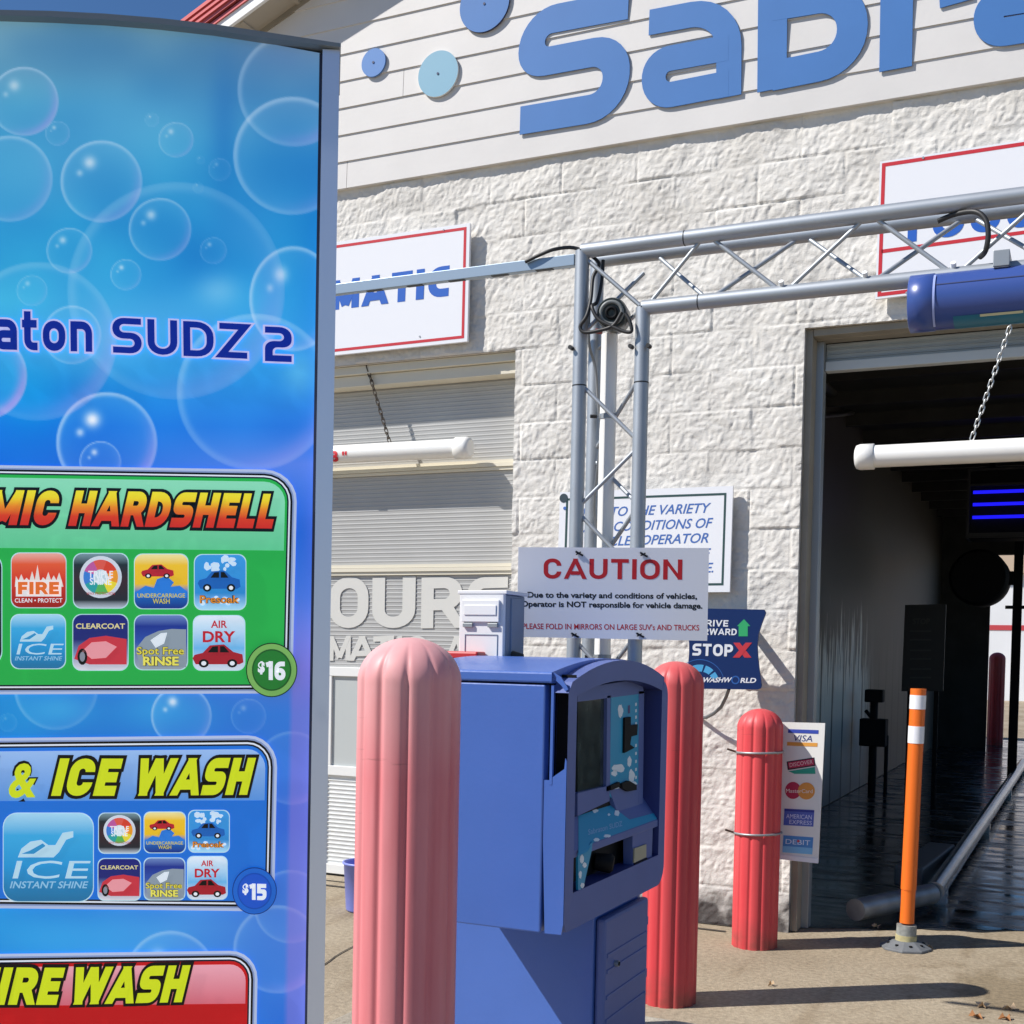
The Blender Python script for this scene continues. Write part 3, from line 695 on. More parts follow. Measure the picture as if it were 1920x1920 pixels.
# MATIC sign
cm = [(404, 486), (881, 418), (876, 640), (398, 690)]
s1 = thing('wall_sign', 'white wall sign with red border and blue MATIC lettering above the garage door', 'sign', onY(760, 540, -.05), 'white signs with red borders')
b = MB(); sheet(b, ps, cm, .02, M_signw); b.build('panel', s1, bevel=.002)
b = MB(); border(b, ps, cm, 6, 5, RED, .0008); b.build('border', s1)
b = MB(); word_fit(b, 'AUTO', ps, (418, 608), (618, 582), (419, 551), BLU, .0008, s=.27, gap=.14)
word_fit(b, 'MATIc', ps, (622, 582), (841, 555), (624, 527), BLU, .0008, s=.27, gap=.14); b.build('lettering', s1)
for (x, y) in ((832, 431), (787, 631)):
    b = MB(); c = ps(x, y, .003); b.tube([c, c+np.array([0, .006, 0])], .005, M_grey, n=10); b.build('screw', s1)
# TOUCHLESS sign
ct = [(1650, 303), (2320, 201), (2312, 479), (1641, 561)]
s2 = thing('wall_sign', 'white wall sign with red border and stripe half hidden behind the truss beam', 'sign', onY(1800, 420, -.05), 'white signs with red borders')
b = MB(); sheet(b, ps, ct, .02, M_signw); b.build('panel', s2, bevel=.002)
b = MB(); border(b, ps, ct, 4, 7, RED, .0008); flat(b, [(1653, 468), (2310, 380), (2310, 387), (1653, 475)], ps, .0008, RED); b.build('border', s2)
b = MB(); word_fit(b, 'TOUCHLESS', ps, (1684, 457), (2290, 377), (1686, 394), BLU, .0008, s=.24, gap=.16); b.build('lettering', s2)
for (x, y) in ((1731, 296), (1700, 549)):
    b = MB(); c = ps(x, y, .003); b.tube([c, c+np.array([0, .006, 0])], .006, M_grey, n=10); b.build('screw', s2)
# wall notice behind the truss
cw = [(1050, 923), (1374.5, 911), (1368, 1110), (1044, 1112)]
s3 = thing('wall_notice', 'white notice with dark border and blue italic text fixed to the block wall', 'sign', onY(1210, 1010, -.05))
b = MB(); sheet(b, ps, cw, .018, M_signw); b.build('panel', s3, bevel=.002)
b = MB(); border(b, ps, cw, 12, 4, ink('#35504f'), .0008); b.build('border', s3)
b = MB(); B2 = ink('#4a6fb4')
for t, x0, x1, y0, y1, h in (('DUE TO THE VARIETY', 1091, 1328, 970, 961, 17), ('AND CONDITIONS OF', 1092, 1332, 998, 989, 17), ('VEHICLES OPERATOR', 1090, 1328, 1025, 1017, 17),
                          ('IS NOT RESPONSIBLE', 1090, 1328, 1052, 1046, 17), ('FOR VEHICLE DAMAGE.', 1090, 1337, 1078, 1073, 17)):
    text_fit(b, t, ps, (x0, y0), (x1, y1), (x0+5, y0-h), B2, .0008, bold=.012)
b.build('lettering', s3)
for (x, y, r_) in ((1057, 934, .024), (1059, 953, .009)):
    b = MB(); c = ps(x, y, .002); b.prism([c+np.array([r_*math.cos(a), 0, r_*math.sin(a)]) for a in np.linspace(0, 2*math.pi, 20, endpoint=False)], (0, .002, 0), ink('#3c4a52') if r_ > .02 else B2); b.build('emblem', s3)

# ================================================================== STOP / DRIVE FORWARD SIGN
pst = PlaneN((-1.6, -.24, 0), (.10, -1, 0))
s4 = thing('signal_sign', 'dark blue hourglass-shaped sign with green arrow and STOP X beside the bay door', 'sign', pst(1360, 1220, -.03))
R_ = [(1433, 1143), (1436, 1149), (1428, 1170), (1422, 1190), (1420, 1210), (1421, 1232), (1424, 1258), (1428, 1284), (1426, 1291), (1420, 1293)]
Lh = [(1290, 1291), (1286, 1288), (1286, 1275), (1290, 1250), (1292, 1225), (1292, 1205), (1289, 1180), (1283, 1160), (1280, 1146), (1283, 1140)]
b = MB(); pts = [pst(x, y) for x, y in (R_+Lh)][::-1]; b.prism(pts, (-.1*.022, .022, 0), mat('navy_sign_plastic', (.007, .028, .12), rough=.55, spec=.2)); b.build('panel', s4, bevel=.003)
Wt = ink('#dfe4ea'); b = MB()
word_fit(b, 'DRIVE', pst, (1310, 1174), (1365, 1175), (1311, 1162), Wt, .0008, s=.2, gap=.15)
word_fit(b, 'FORWARD', pst, (1297, 1190), (1381, 1191), (1298, 1178), Wt, .0008, s=.2, gap=.14)
word_fit(b, 'STOP', pst, (1298, 1229), (1374, 1231), (1299, 1206.5), Wt, .0008, s=.22, gap=.12)
text_fit(b, 'WASHW', pst, (1316, 1279), (1370, 1279), (1319, 1270.5), Wt, .0008, bold=.03); text_fit(b, 'RLD', pst, (1388, 1280), (1417, 1280), (1390, 1271.5), Wt, .0008, bold=.03)
b.build('lettering', s4)
b = MB(); flat(b, [(1395, 1161), (1407, 1174), (1402, 1174), (1402, 1193), (1385, 1193), (1385, 1174), (1382, 1174)], pst, .0008, ink('#35a86a')); b.build('arrow', s4)
b = MB(); Rx = ink('#c23a44')
flat(b, [(1375, 1205), (1387, 1205), (1409, 1233), (1396, 1233)], pst, .0008, Rx); flat(b, [(1398, 1205), (1410, 1205), (1387, 1233), (1374, 1233)], pst, .0014, Rx); b.build('cross_mark', s4)
b = MB(); cb = ink('#4fa6d8')
A = circ(1312, 1284, 37, 38, 24, 185, 340); A2 = circ(1312, 1284, 26, 25, 24, 185, 335)
for i in range(24):
    if i in (3, 4, 9, 15, 20): continue
    flat(b, [A[i], A[i+1], A2[i+1], A2[i]], pst, .0008, cb)
O_ = circ(1312, 1284, 47, 48, 24, 185, 345); O2 = circ(1312, 1284, 46, 46.5, 24, 185, 345); c4 = ink('#2d5fa6')
for i in range(24): flat(b, [O_[i], O_[i+1], O2[i+1], O2[i]], pst, .0008, c4)
o1 = circ(1379, 1275, 8, 8, 20); o2 = circ(1379, 1275, 5.5, 5.5, 20)
for i in range(20): flat(b, [o1[i], o1[(i+1) % 20], o2[(i+1) % 20], o2[i]], pst, .0008, c4)
b.build('emblem', s4)
M_cable = mat('black_cable', (.02, .02, .02), rough=.5)
M_arm = mat('dark_steel_arm', (.16, .165, .17), rough=.45, metal=.5)
b = MB()
for (x0, z0) in ((1330, 1180), (1390, 1180)):
    a = pst(x0, z0, -.024); b.box((a[0]-.015, a[1], a[2]-.02), (a[0]+.015, .0, a[2]+.02), M_arm)
b.build('bracket', s4)
b = MB(); cpts = [pst(1366, 1292, -.012), onY(1362, 1306, -.2), onY(1352, 1326, -.16), onY(1338, 1338, -.10), onY(1325, 1345, -.06), onY(1312, 1346, -.01)]
b.tube([np.array(q) for q in cpts], .009, M_arm, n=8); b.build('cable', s4)

# ================================================================== CLEARANCE BARS
M_pvc = mat('white_pvc', (.86, .85, .81), rough=.32, spec=.5)
M_chd = mat('rusty_chain', (.10, .08, .06), rough=.6, metal=.4); M_chl = mat('zinc_chain', (.6, .6, .58), rough=.35, metal=.7)
def chain(mb, a, b_, mt, pitch=.030, r=.0032, lw=.009):
    a, b_ = np.array(a), np.array(b_); L = np.linalg.norm(b_-a); k = int(L/pitch); t = (b_-a)/L
    s0 = np.cross(t, [0, 1, 0]); s0 /= np.linalg.norm(s0); s1 = np.cross(t, s0)
    for i in range(k):
        c = a+t*(L*(i+.5)/k); q = s0 if i % 2 else s1; hl = L/k*.5+.0055
        ring = []
        for m_ in range(14):
            th = 2*math.pi*m_/14; cc, ss = math.cos(th), math.sin(th)
            ring.append(c+t*(hl-lw)*(1 if cc > .01 else -1 if cc < -.01 else 0)+t*lw*cc+q*lw*ss)
        mb.tube(ring, r, mt, n=6, closed=True)
def clearance(loc, x0, x1, z0, z1, yy, r, chains, cm_, label, text=None):
    t = thing('clearance_bar', label, 'clearance bar', loc, 'hanging white clearance bars')
    A, B_ = np.array([x0, yy, z0]), np.array([x1, yy, z1])
    b = MB(); b.tube([A, B_], r, M_pvc, n=28); b.build('pipe', t)
    for e, o_ in ((A, B_), (B_, A)):
        d = (e-o_)/np.linalg.norm(e-o_); b = MB()
        b.tube([e-d*.055, e-d*.053, e+d*.012, e+d*.03, e+d*.036], r, M_pvc, n=28, rs=[r*1.06, r*1.16, r*1.16, r*1.05, r*.8]); b.build('end_cap', t)
    for a_, b_ in chains:
        b = MB(); chain(b, a_, b_, cm_); b.build('chain', t)
    return t
yb = .045
e1 = onY(872, 840, yb); Lz = lambda x, A=e1: A[2]
z_ring = onY(731, 826, yb); z_top = onY(688, 687, .04)
cb1 = clearance(onY(760, 845, yb), -5.0, e1[0], e1[2]+.01, e1[2], yb, .054, [((z_top[0], z_top[1], min(z_top[2], DZ+.0)), (z_ring[0], yb, e1[2]+.055))], M_chd,
   'white plastic clearance bar hung on a rusty chain before the closed garage door')
# red figures on the left bar, wrapped on the pipe
b = MB(); RT = ink('#cf2a34')
def wrap_text(mb, t, px0, px1, pyb, pyt, mt, bold):
    V_, Fs_, W_ = text_mesh(t, bold); P0, P1 = onY(px0, pyb, yb-.054), onY(px1, pyb, yb-.054); hgt = abs(onY(px0, pyt, yb-.054)[2]-P0[2])
    pts = []
    for v in V_:
        x = P0[0]+(P1[0]-P0[0])*v[0]/W_; zz = P0[2]+v[1]*hgt; d = (zz-e1[2])/.0555
        pts.append((x, yb-.0555*math.cos(d), e1[2]+.0555*math.sin(d)))
    mb.mesh(pts, Fs_, mt)
wrap_text(b, '8', 618, 633, 866, 847, RT, .05); wrap_text(b, '"', 641, 650, 866, 848, RT, .02); b.build('lettering', cb1)
yb2 = .02
e2 = onY(1618, 857, yb2); r2 = onY(1822, 824, yb2); t2 = onY(1898, 601, yb2); far_ = onY(1912, 842, yb2); sl = (far_[2]-e2[2])/(far_[0]-e2[0])
clearance(onY(1760, 850, yb2), e2[0], e2[0]+2.4, e2[2], e2[2]+sl*.25*2.4, yb2, .054, [((t2[0], yb2, t2[2]), (r2[0], yb2, e2[2]+.06)),
   ((1.2, yb2, 3.0), (1.33, yb2, e2[2]+.06))], M_chl, 'white plastic clearance bar hung on a shiny chain across the open bay')

# ================================================================== THINGS IN THE BAY
# light panel
lp = thing('light_panel', 'dark boxed panel with three glowing blue light strips deep in the bay', 'light panel', onY(1900, 950, 7.5))
a, c = onY(1821, 880, 7.5), onY(1822, 1010, 7.5); M_bk = mat('black_housing', (.008, .008, .009), rough=.7, spec=.2); M_bkl = mat('black_housing_edge', (.035, .035, .037), rough=.45)
b = MB(); b.box((a[0], 7.5, c[2]), (a[0]+2.4, 7.9, a[2]), M_bk); b.build('housing', lp)
b = MB()
for y0, y1 in ((880, 884), (908, 913), (1000, 1009)):
    b.box((a[0]-.01, 7.46, onY(1822, y1, 7.5)[2]), (a[0]+2.4, 7.499, onY(1822, y0, 7.5)[2]), M_bkl)
b.box((a[0]-.03, 7.45, c[2]), (a[0]-.0005, 7.9, a[2]), M_bkl); b.build('frame', lp)
M_led = mat('blue_led', (.01, .01, .3), emit=1.05, ecol=(.012, .01, .95))
for y0 in (923, 946, 970):
    zc = onY(1824, y0, 7.46)[2]; b = MB(); b.tube([(a[0]+.03, 7.47, zc), (a[0]+2.3, 7.47, zc)], .017, M_led, n=10); b.build('light_strip', lp)
for x_ in (a[0]+.2, a[0]+2.1):
    b = MB(); b.box((x_-.03, 7.6, a[2]), (x_+.03, 7.66, CZ-.121), M_bk); b.build('hanger', lp)
# dryer
dr = thing('air_dryer', 'black round blower drum on a dark post near the bay exit', 'dryer', onZ(1900, 1432))
c = onY(1838, 1085, 9.6); rr = 52*np.linalg.norm(onY(1838, 1086, 9.6)-onY(1838, 1085, 9.6)); b = MB()
b.tube([(c[0], 9.3, c[2]), (c[0], 9.34, c[2]), (c[0], 9.9, c[2]), (c[0], 9.96, c[2])], rr, M_bk, n=36, rs=[rr*.9, rr, rr, rr*.9]); b.build('blower_drum', dr)
po = onY(1902, 1300, 9.6); b = MB(); b.box((po[0]-.05, 9.55, 0), (po[0]+.05, 9.65, 3.3), M_bk); b.build('post', dr)
b = MB(); b.box((c[0]-.2, 9.5, c[2]-.08), (po[0]-.051, 9.6, c[2]+.08), M_bk); b.box((po[0]-.13, 9.53, onY(1902, 1139, 9.6)[2]-.02), (po[0]+.13, 9.549, onY(1902, 1139, 9.6)[2]+.02), M_bk); b.build('bracket', dr)
# dark board inside
M_bb = mat('dark_board', (.018, .018, .018), rough=.5); M_gt = mat('dim_grey_print', (.055, .055, .05), rough=.6)
pb = PY(6.0); bs = thing('bay_board', 'dark board with faint rows of print standing inside the bay', 'board', (onY(1732, 1220, 6)[0], 6.05, 0))
b = MB(); sheet(b, pb, [(1697, 1134), (1774, 1133), (1768, 1296), (1690, 1296)], .03, M_bb); b.build('panel', bs, bevel=.003)
b = MB(); text_fit(b, 'STOP', pb, (1711, 1170), (1743, 1170), (1712, 1160), M_gt, .001, bold=.03)
for yy in (1182, 1198, 1218, 1234, 1253, 1269): flat(b, [(1706, yy), (1746, yy), (1746, yy+3), (1706, yy+3)], pb, .001, M_gt)
b.build('lettering', bs)
for x_ in (1705, 1755):
    q = pb(x_, 1290, -.03); b = MB(); b.box((q[0]-.02, q[1]+.001, 0), (q[0]+.02, q[1]+.04, q[2]+.3), M_bk); b.build('leg', bs)
# valve stand on the left wall
vs_ = thing('pipe_stand', 'black pipe stand with valve box against the stained bay wall', 'pipe stand', onZ(1634, 1490))
q = onZ(1634, 1490); b = MB(); X0, Y0 = q[0], q[1]
b.tube([(X0, Y0, 0), (X0, Y0, .55), (X0, Y0, .95)], .04, M_bk, n=10); b.tube([(X0+.12, Y0+.1, 0), (X0+.12, Y0+.1, .6), (X0-.12, Y0+.25, .85)], .02, M_bk, n=8); b.build('pipe', vs_)
b = MB(); b.box((X0-.13, Y0-.08, .50), (X0+.13, Y0+.12, .78), M_bk); b.build('valve_box', vs_, bevel=.01)
b = MB(); b.box((X0-.09, Y0-.06, .95), (X0+.09, Y0+.1, 1.08), M_bk); b.build('valve_box', vs_, bevel=.01)
# guide rail
M_alu = mat('bare_aluminium', (.40, .43, .46), rough=.5, metal=.6, var=.08, vs=8)
M_wetst = mat('wet_steel_rail', (.42, .46, .50), rough=.25, metal=.8, var=.2, vs=6)
gr = thing('guide_rail', 'wet steel tyre guide rail running along the bay floor with a flared front end', 'guide rail', (-.75, 1.3, 0))
ra, rb_ = onZ(1752, 1672, .1), onZ(1919, 1430, .1)
b = MB(); b.tube([ra, ra+(rb_-ra)*.5, rb_], .055, M_wetst, n=14); b.build('rail', gr)
fa, fb = onZ(1604, 1706, .09), onZ(1745, 1676, .09)
b = MB(); b.tube([fa, fb], .058, mat('worn_grey_tube', (.36, .37, .37), rough=.4, metal=.5, var=.3, vs=10), n=14); b.build('flared_end', gr)
b = MB(); p0, p1 = onZ(1742, 1625, .16), onZ(1800, 1580, .16); d_ = p1-p0
b.obox(p0-np.array([.2, 0, .13]), d_, np.array([.17, -.02, 0]), (0, 0, .12), mat('dark_plate', (.17, .175, .17), rough=.5, metal=.4)); b.build('bracket', gr, bevel=.01)
for k in (.02, .35, .65, .95):
    c = ra+(rb_-ra)*k; b = MB(); b.box((c[0]-.05, c[1]-.05, .004), (c[0]+.05, c[1]+.05, .07), M_wetst); b.build('foot', gr)

# far building beyond the exit
fbld = thing('far_building', 'white building with a red stripe seen through the bay exit', 'building', (2, 42, 0))
FY = 42.0; z1 = onY(1915, 1182, FY)[2]; z0 = onY(1915, 1175, FY)[2]
b = MB(); b.box((-14, FY, 0), (20, FY+8, 4.6), mat('far_white_wall', (.74, .75, .76), rough=.7, var=.06, vs=.6)); b.build('wall', fbld)
b = MB(); b.box((-14, FY-.02, min(z1, z0)), (20, FY-.002, max(z0, z1)+.05), mat('far_red_stripe', (.5, .05, .06), rough=.6)); b.build('stripe', fbld)
b = MB(); b.box((-14.2, FY-.3, 4.601), (20.2, FY+8.3, 5.9), mat('far_tan_roof', (.52, .40, .29), rough=.8)); b.build('roof', fbld)

# ================================================================== TRUSS GANTRY
TY = -2.5; KT = .911; AX, CX2 = float(onY(1084, 840, TY)[0]), float(onY(1198, 900, TY)[0]); AZ, CZ2 = float(onY(1092, 471, TY)[2]), float(onY(1207, 577, TY)[2]); TR = .0231
tg = thing('truss_gantry', 'aluminium box truss gantry standing over the lane in front of the block wall', 'truss', (AX, TY, .12))
def slz(x, z0): return z0
XEND = 1.9
b = MB(); b.tube([(AX, TY, .12), (AX, TY, AZ)], TR, M_alu, n=18); b.build('post_chord', tg)
b = MB(); b.tube([(CX2, TY, .12), (CX2, TY, CZ2)], TR, M_alu, n=18); b.build('post_chord', tg)
b = MB(); b.tube([(AX, TY, AZ), (XEND, TY, AZ)], TR, M_alu, n=18); b.build('beam_chord', tg)
b = MB(); b.tube([(CX2, TY, CZ2), (XEND, TY, CZ2)], TR, M_alu, n=18); b.build('beam_chord', tg)
BY_ = TY+.19*KT; BX_ = float(onY(1113, 800, BY_)[0]); BZ_ = float(onY(1500, 442, BY_)[2])
b = MB(); b.tube([(BX_, BY_, .12), (BX_, BY_, BZ_)], TR, M_alu, n=18); b.build('post_chord', tg)
b = MB(); b.tube([(BX_, BY_, BZ_), (XEND, BY_, BZ_)], TR, M_alu, n=18); b.build('beam_chord', tg)
for (x_, y_, zt) in ((XEND, TY, AZ), (XEND-.23, TY, CZ2-.03), (XEND-.03, BY_, BZ_-.03)):
    b = MB(); b.tube([(x_, y_, 0), (x_, y_, zt)], TR, M_alu, n=12); b.build('post_chord', tg)
BR_ = .0068
x = float(onY(1325, 440, TY)[0]); PT = .53*KT
def brace(p, q): q_ = MB(); q_.tube([p, q], BR_, M_alu, n=8); q_.build('brace', tg)
brace((CX2+.02, TY, CZ2+.01), (x-.015, TY, AZ-.01))
xs_ = x
while xs_ < XEND-.4:
    brace((xs_+.015, TY, AZ-.01), (xs_+.25*KT, TY, CZ2+.01))
    brace((xs_+.28*KT, TY, CZ2+.01), (xs_+.515*KT, TY, AZ-.01)); xs_ += PT
o_ = x+.28*KT-PT
while o_ < XEND-.4:
    brace((o_+.015, BY_, BZ_-.01), (o_+.25*KT, TY, CZ2+.012)); brace((o_+.28*KT, TY, CZ2+.012), (o_+.515*KT, BY_, BZ_-.01)); o_ += PT
brace((AX+.012, TY, AZ-.025), (CX2-.01, TY, CZ2+.008)); brace((AX+.01, TY, CZ2-.06), (AX+.19*KT, TY+.1, AZ-.06))
brace((BX_, BY_, BZ_-.3), (CX2, TY, CZ2-.0))
zz = CZ2-.25*KT
while zz > .3:
    brace((AX+.01, TY, zz), (CX2-.01, TY, zz-.20*KT)); brace((CX2-.01, TY, zz-.23*KT), (AX+.01, TY, zz-.42*KT))
    brace((BX_+.005, BY_, zz-.2*KT), (CX2-.005, TY+.01, zz+.02)); brace((BX_+.005, BY_, zz-.23*KT), (CX2-.005, TY+.01, zz-.42*KT))
    zz -= .45*KT
for (x_, z_) in ((AX-.022, onY(1080, 655, TY)[2]), (CX2-.028, onY(1190, 653, TY)[2]), (CX2+.03, onY(1221, 652, TY)[2])):
    bb = MB(); bb.tube([(x_, TY-.035, z_), (x_, TY-.012, z_)], .007, M_cable, n=8); bb.build('coupler_pin', tg)
for k in range(9):
    x_ = x+.26*KT+k*PT/2
    bb = MB(); bb.tube([(x_, TY-.01, CZ2+.02), (x_, TY-.022, CZ2+.03)], .008, M_fas, n=8); bb.build('weld_nub', tg)
sp_ = MB()     # dark sleeve joints
for (q0_, q1_) in (((AX, TY, CZ2-.23), (AX, TY, CZ2-.226)), ((CX2, TY, CZ2-.235), (CX2, TY, CZ2-.231)), ((x-.07, TY, AZ), (x-.067, TY, AZ)), ((x-.02, TY, CZ2), (x-.017, TY, CZ2))):
    sp_.tube([q0_, q1_], TR+.0006, M_cable, n=18)
sp_.build('joint_ring', tg)
M_tube = mat('blue_grey_strut', (.30, .38, .46), rough=.4, metal=.4)
b = MB(); a0 = onY(1083, 488, TY); a1 = onY(560, 560, TY); b.box((a1[0], TY-.012, a0[2]-.018), (AX-TR, TY+.012, a0[2]+.018), M_tube); sa = b.build('side_arm', tg, bevel=.002)
b = MB()
for k in range(5): b.box((AX-.16-k*.16, TY-.008, a0[2]-.0195), (AX-.10-k*.16, TY+.008, a0[2]-.0182), M_cable)
b.build('slot', sa)

# pvc conduit with horn
CYp = TY+.10; cxp = float(onY(1137, 900, CYp)[0]); ctop = float(onY(1137, 628, CYp)[2])
pc = thing('conduit_pipe', 'white plastic conduit strapped upright inside the truss leg', 'pipe', (cxp, CYp, .12))
b = MB(); b.tube([(cxp, CYp, .12), (cxp, CYp, ctop)], .0265, M_pvc, n=18); b.build('pipe', pc)
for y_ in (782, 1232, 1100):
    zc = onY(1137, y_, CYp)[2]; b = MB(); b.tube([(cxp, CYp, zc-.008), (cxp, CYp, zc+.008)], .029, M_grey, n=18); b.tube([(cxp-.03, CYp-.02, zc), (cxp-.05, CYp-.03, zc)], .006, M_cable, n=6); b.build('clamp', pc)
hc = onY(1149, 590, TY+.03)
hs = thing('horn_speaker', 'dark round horn speaker wedged in the top of the truss leg', 'speaker', hc)
M_hb = mat('dark_green_housing', (.022, .03, .028), rough=.35); dv = np.array([.25, -1, -.12]); dv /= np.linalg.norm(dv); hc = np.array(hc)
b = MB(); b.tube([hc-dv*.09, hc-dv*.085, hc+dv*.02, hc+dv*.035], .05, M_hb, n=28, rs=[.042, .05, .05, .046], caps=True); b.build('housing', hs)
b = MB(); ring = []
u1 = np.cross(dv, [0, 0, 1]); u1 /= np.linalg.norm(u1); u2 = np.cross(dv, u1)
ring = [hc+dv*.038+u1*.034*math.cos(t)+u2*.034*math.sin(t) for t in np.linspace(0, 2*math.pi, 26, endpoint=False)]
b.tube(ring, .006, mat('grey_ring', (.22, .23, .22), rough=.4), n=8, closed=True)
ring = [hc+dv*.04+u1*.016*math.cos(t)+u2*.016*math.sin(t) for t in np.linspace(0, 2*math.pi, 20, endpoint=False)]
b.tube(ring, .005, M_bk, n=8, closed=True); b.build('rim', hs)
b = MB(); q = hc+dv*.0-u1*.0+np.array([-.045, -.03, -.055]); b.tube([q, q+np.array([.02, 0, -.004])], .008, mat('red_plug', (.35, .05, .04), rough=.5), n=8); b.build('plug', hs)
# loose cable
cab = MB()
def smooth_pts(P, n=6):
    P = [np.array(p, float) for p in P]; out = []
    for i in range(len(P)-1):
        p0 = P[max(i-1, 0)]; p1 = P[i]; p2 = P[i+1]; p3 = P[min(i+2, len(P)-1)]
        for k in range(n):
            t = k/n; out.append(.5*((2*p1)+(p2-p0)*t+(2*p0-5*p1+4*p2-p3)*t*t+(3*p1-p0-3*p2+p3)*t**3))
    out.append(P[-1]); return out
YC = TY-.035
cab.tube(smooth_pts([onY(x, y, Y_) for x, y, Y_ in ((985, 491, TY-.02), (1012, 478, TY-.02), (1042, 467, TY-.01), (1082, 466, TY+.04), (1122, 492, TY+.02), (1112, 520, TY+.0), (1108, 560, TY-.02), (1100, 592, YC), (1088, 612, YC), (1096, 623, YC), (1122, 620, YC), (1150, 610, YC), (1166, 585, YC))]), .006, M_cable, n=8)
cab.tube(smooth_pts([onY(x, y, Y_) for x, y, Y_ in ((1131, 488, TY+.03), (1128, 530, TY+.02), (1120, 565, TY), (1110, 575, TY-.03), (1122, 598, YC), (1148, 612, YC), (1172, 622, YC), (1184, 620, YC), (1180, 600, YC), (1172, 588, YC))]), .006, M_cable, n=8)
cab.tube(smooth_pts([onY(x, y, Y_) for x, y, Y_ in ((1106, 560, TY+.1), (1104, 640, TY+.1), (1116, 690, TY+.12), (1122, 770, TY+.1), (1130, 800, TY+.1), (1120, 880, TY+.1), (1114, 960, TY+.1), (1128, 1020, TY+.1))]), .005, M_arm, n=8)
cb_ = cab.build('cable'); tag(cb_, 'loose black cable looped around the horn and truss corner', 'cable')
cab = MB(); cab.tube(smooth_pts([onY(x, y, Y_) for x, y, Y_ in ((1758, 415, TY), (1790, 402, TY), (1828, 397, TY-.03), (1848, 412, TY-.04), (1853, 440, TY-.04), (1848, 470, TY-.03), (1838, 482, TY))]), .0075, M_cable, n=8)
tag(cab.build('cable'), 'black cable arching out of the truss beam above the blue canister', 'cable')

# caution sign
cs_p = onY(1198, 1110, TY-.045); pc_ = PlaneN(cs_p, (.43, -.903, 0))
ca = thing('caution_sign', 'white CAUTION sign with red and black print zip-tied to the truss leg', 'sign', pc_(1150, 1110, -.01))
b = MB(); sheet(b, pc_, [(972, 1026), (1329.5, 1027.5), (1326, 1201.5), (969, 1194)], .008, mat('matt_white_sheet', (.78, .79, .84), rough=.5)); b.build('panel', ca, bevel=.001)
b = MB(); cr = ink('#c0222c'); ck = ink('#16181e')
word_fit(b, 'CAUTION', pc_, (1019, 1085), (1279, 1087), (1019.5, 1047), cr, .0003, s=.185, gap=.14, step=.00004)
text_fit(b, 'Due to the variety and conditions of vehicles,', pc_, (989, 1120), (1307, 1123), (989, 1110), ck, .0003, bold=.03)
text_fit(b, 'Operator is NOT responsible for vehicle damage.', pc_, (977, 1137), (1317, 1141), (977, 1127), ck, .0003, bold=.03)
text_fit(b, 'PLEASE FOLD IN MIRRORS ON LARGE SUV\'s AND TRUCKS', pc_, (980, 1179), (1311, 1182), (980, 1169), cr, .0003, bold=.012)
b.build('lettering', ca)
for (x, y) in ((1086, 1038), (1207, 1040), (1078, 1191), (1200, 1191)):
    b = MB(); b.tube([pc_(x-7, y-4, .003), pc_(x+7, y+4, .003)], .003, ck, n=6); b.tube([pc_(x-6, y+2, .003), pc_(x+3, y-3, .003)], .002, ck, n=6)
    q = pc_(x, y, -.009); b.tube([q, (q[0], TY+.03, q[2])], .0025, ck, n=6); b.build('zip_tie', ca)

# blue canister under the beam
ccl = onY(1722, 570, TY); rc = .077
bc = thing('hanging_canister', 'blue tubular canister with teal underside hung beneath the truss beam', 'canister', ccl)
M_cb = mat('royal_blue_gloss', (.042, .085, .30), rough=.32, spec=.5); M_teal = mat('teal_decal', (.02, .16, .26), rough=.35)
x0 = float(ccl[0]); zc = float(ccl[2])
b = MB(); b.tube([(x0, TY, zc), (x0+1.7, TY, zc)], rc, M_cb, n=48); b.build('barrel', bc)
b = MB(); b.tube([(x0-.022, TY, zc), (x0-.02, TY, zc), (x0+.045, TY, zc), (x0+.047, TY, zc)], rc, M_cb, n=48, rs=[rc*.97, rc*1.03, rc*1.03, rc*1.001]); b.build('end_cap', bc)
def arc_band(mb, xa, xb, a0, a1, r, mt, n=16):
    vs = []
    for i in range(n+1):
        a = math.radians(a0+(a1-a0)*i/n); vs += [(xa, TY+r*math.cos(a), zc+r*math.sin(a)), (xb, TY+r*math.cos(a), zc+r*math.sin(a))]
    mb.mesh(vs, [[2*i, 2*i+2, 2*i+3, 2*i+1] for i in range(n)], mt, True)
b = MB(); arc_band(b, x0+.1, x0+1.6, 228, 300, rc+.001, M_teal); b.build('decal', bc)
b = MB()
for (xa, xb, a0, a1) in ((.17, .28, 228, 234), (.40, .43, 227, 231), (.5, .58, 226, 234)): arc_band(b, x0+xa, x0+xb, a0, a1, rc+.002, ink('#c9c9a8'), 6)
b.build('patch', bc)
b = MB(); arc_band(b, x0-.02, x0+1.7, 157, 159, rc+.0012, M_dkblue, 3); arc_band(b, x0+.046, x0+.052, 130, 250, rc+.004, mat('pale_seam', (.35, .42, .75), rough=.3), 24); b.build('seam', bc)
xb_ = float(onY(1877, 500, TY-.05)[0]); 
for xx in (xb_, xb_+.9):
    b = MB(); b.box((xx-.02, TY-.05, zc+rc-.012), (xx+.02, TY+.05, CZ2-.002), M_grey); b.box((xx-.021, TY-.052, CZ2-.0018), (xx+.021, TY+.052, CZ2+.042), M_grey); b.build('bracket', bc, bevel=.003)

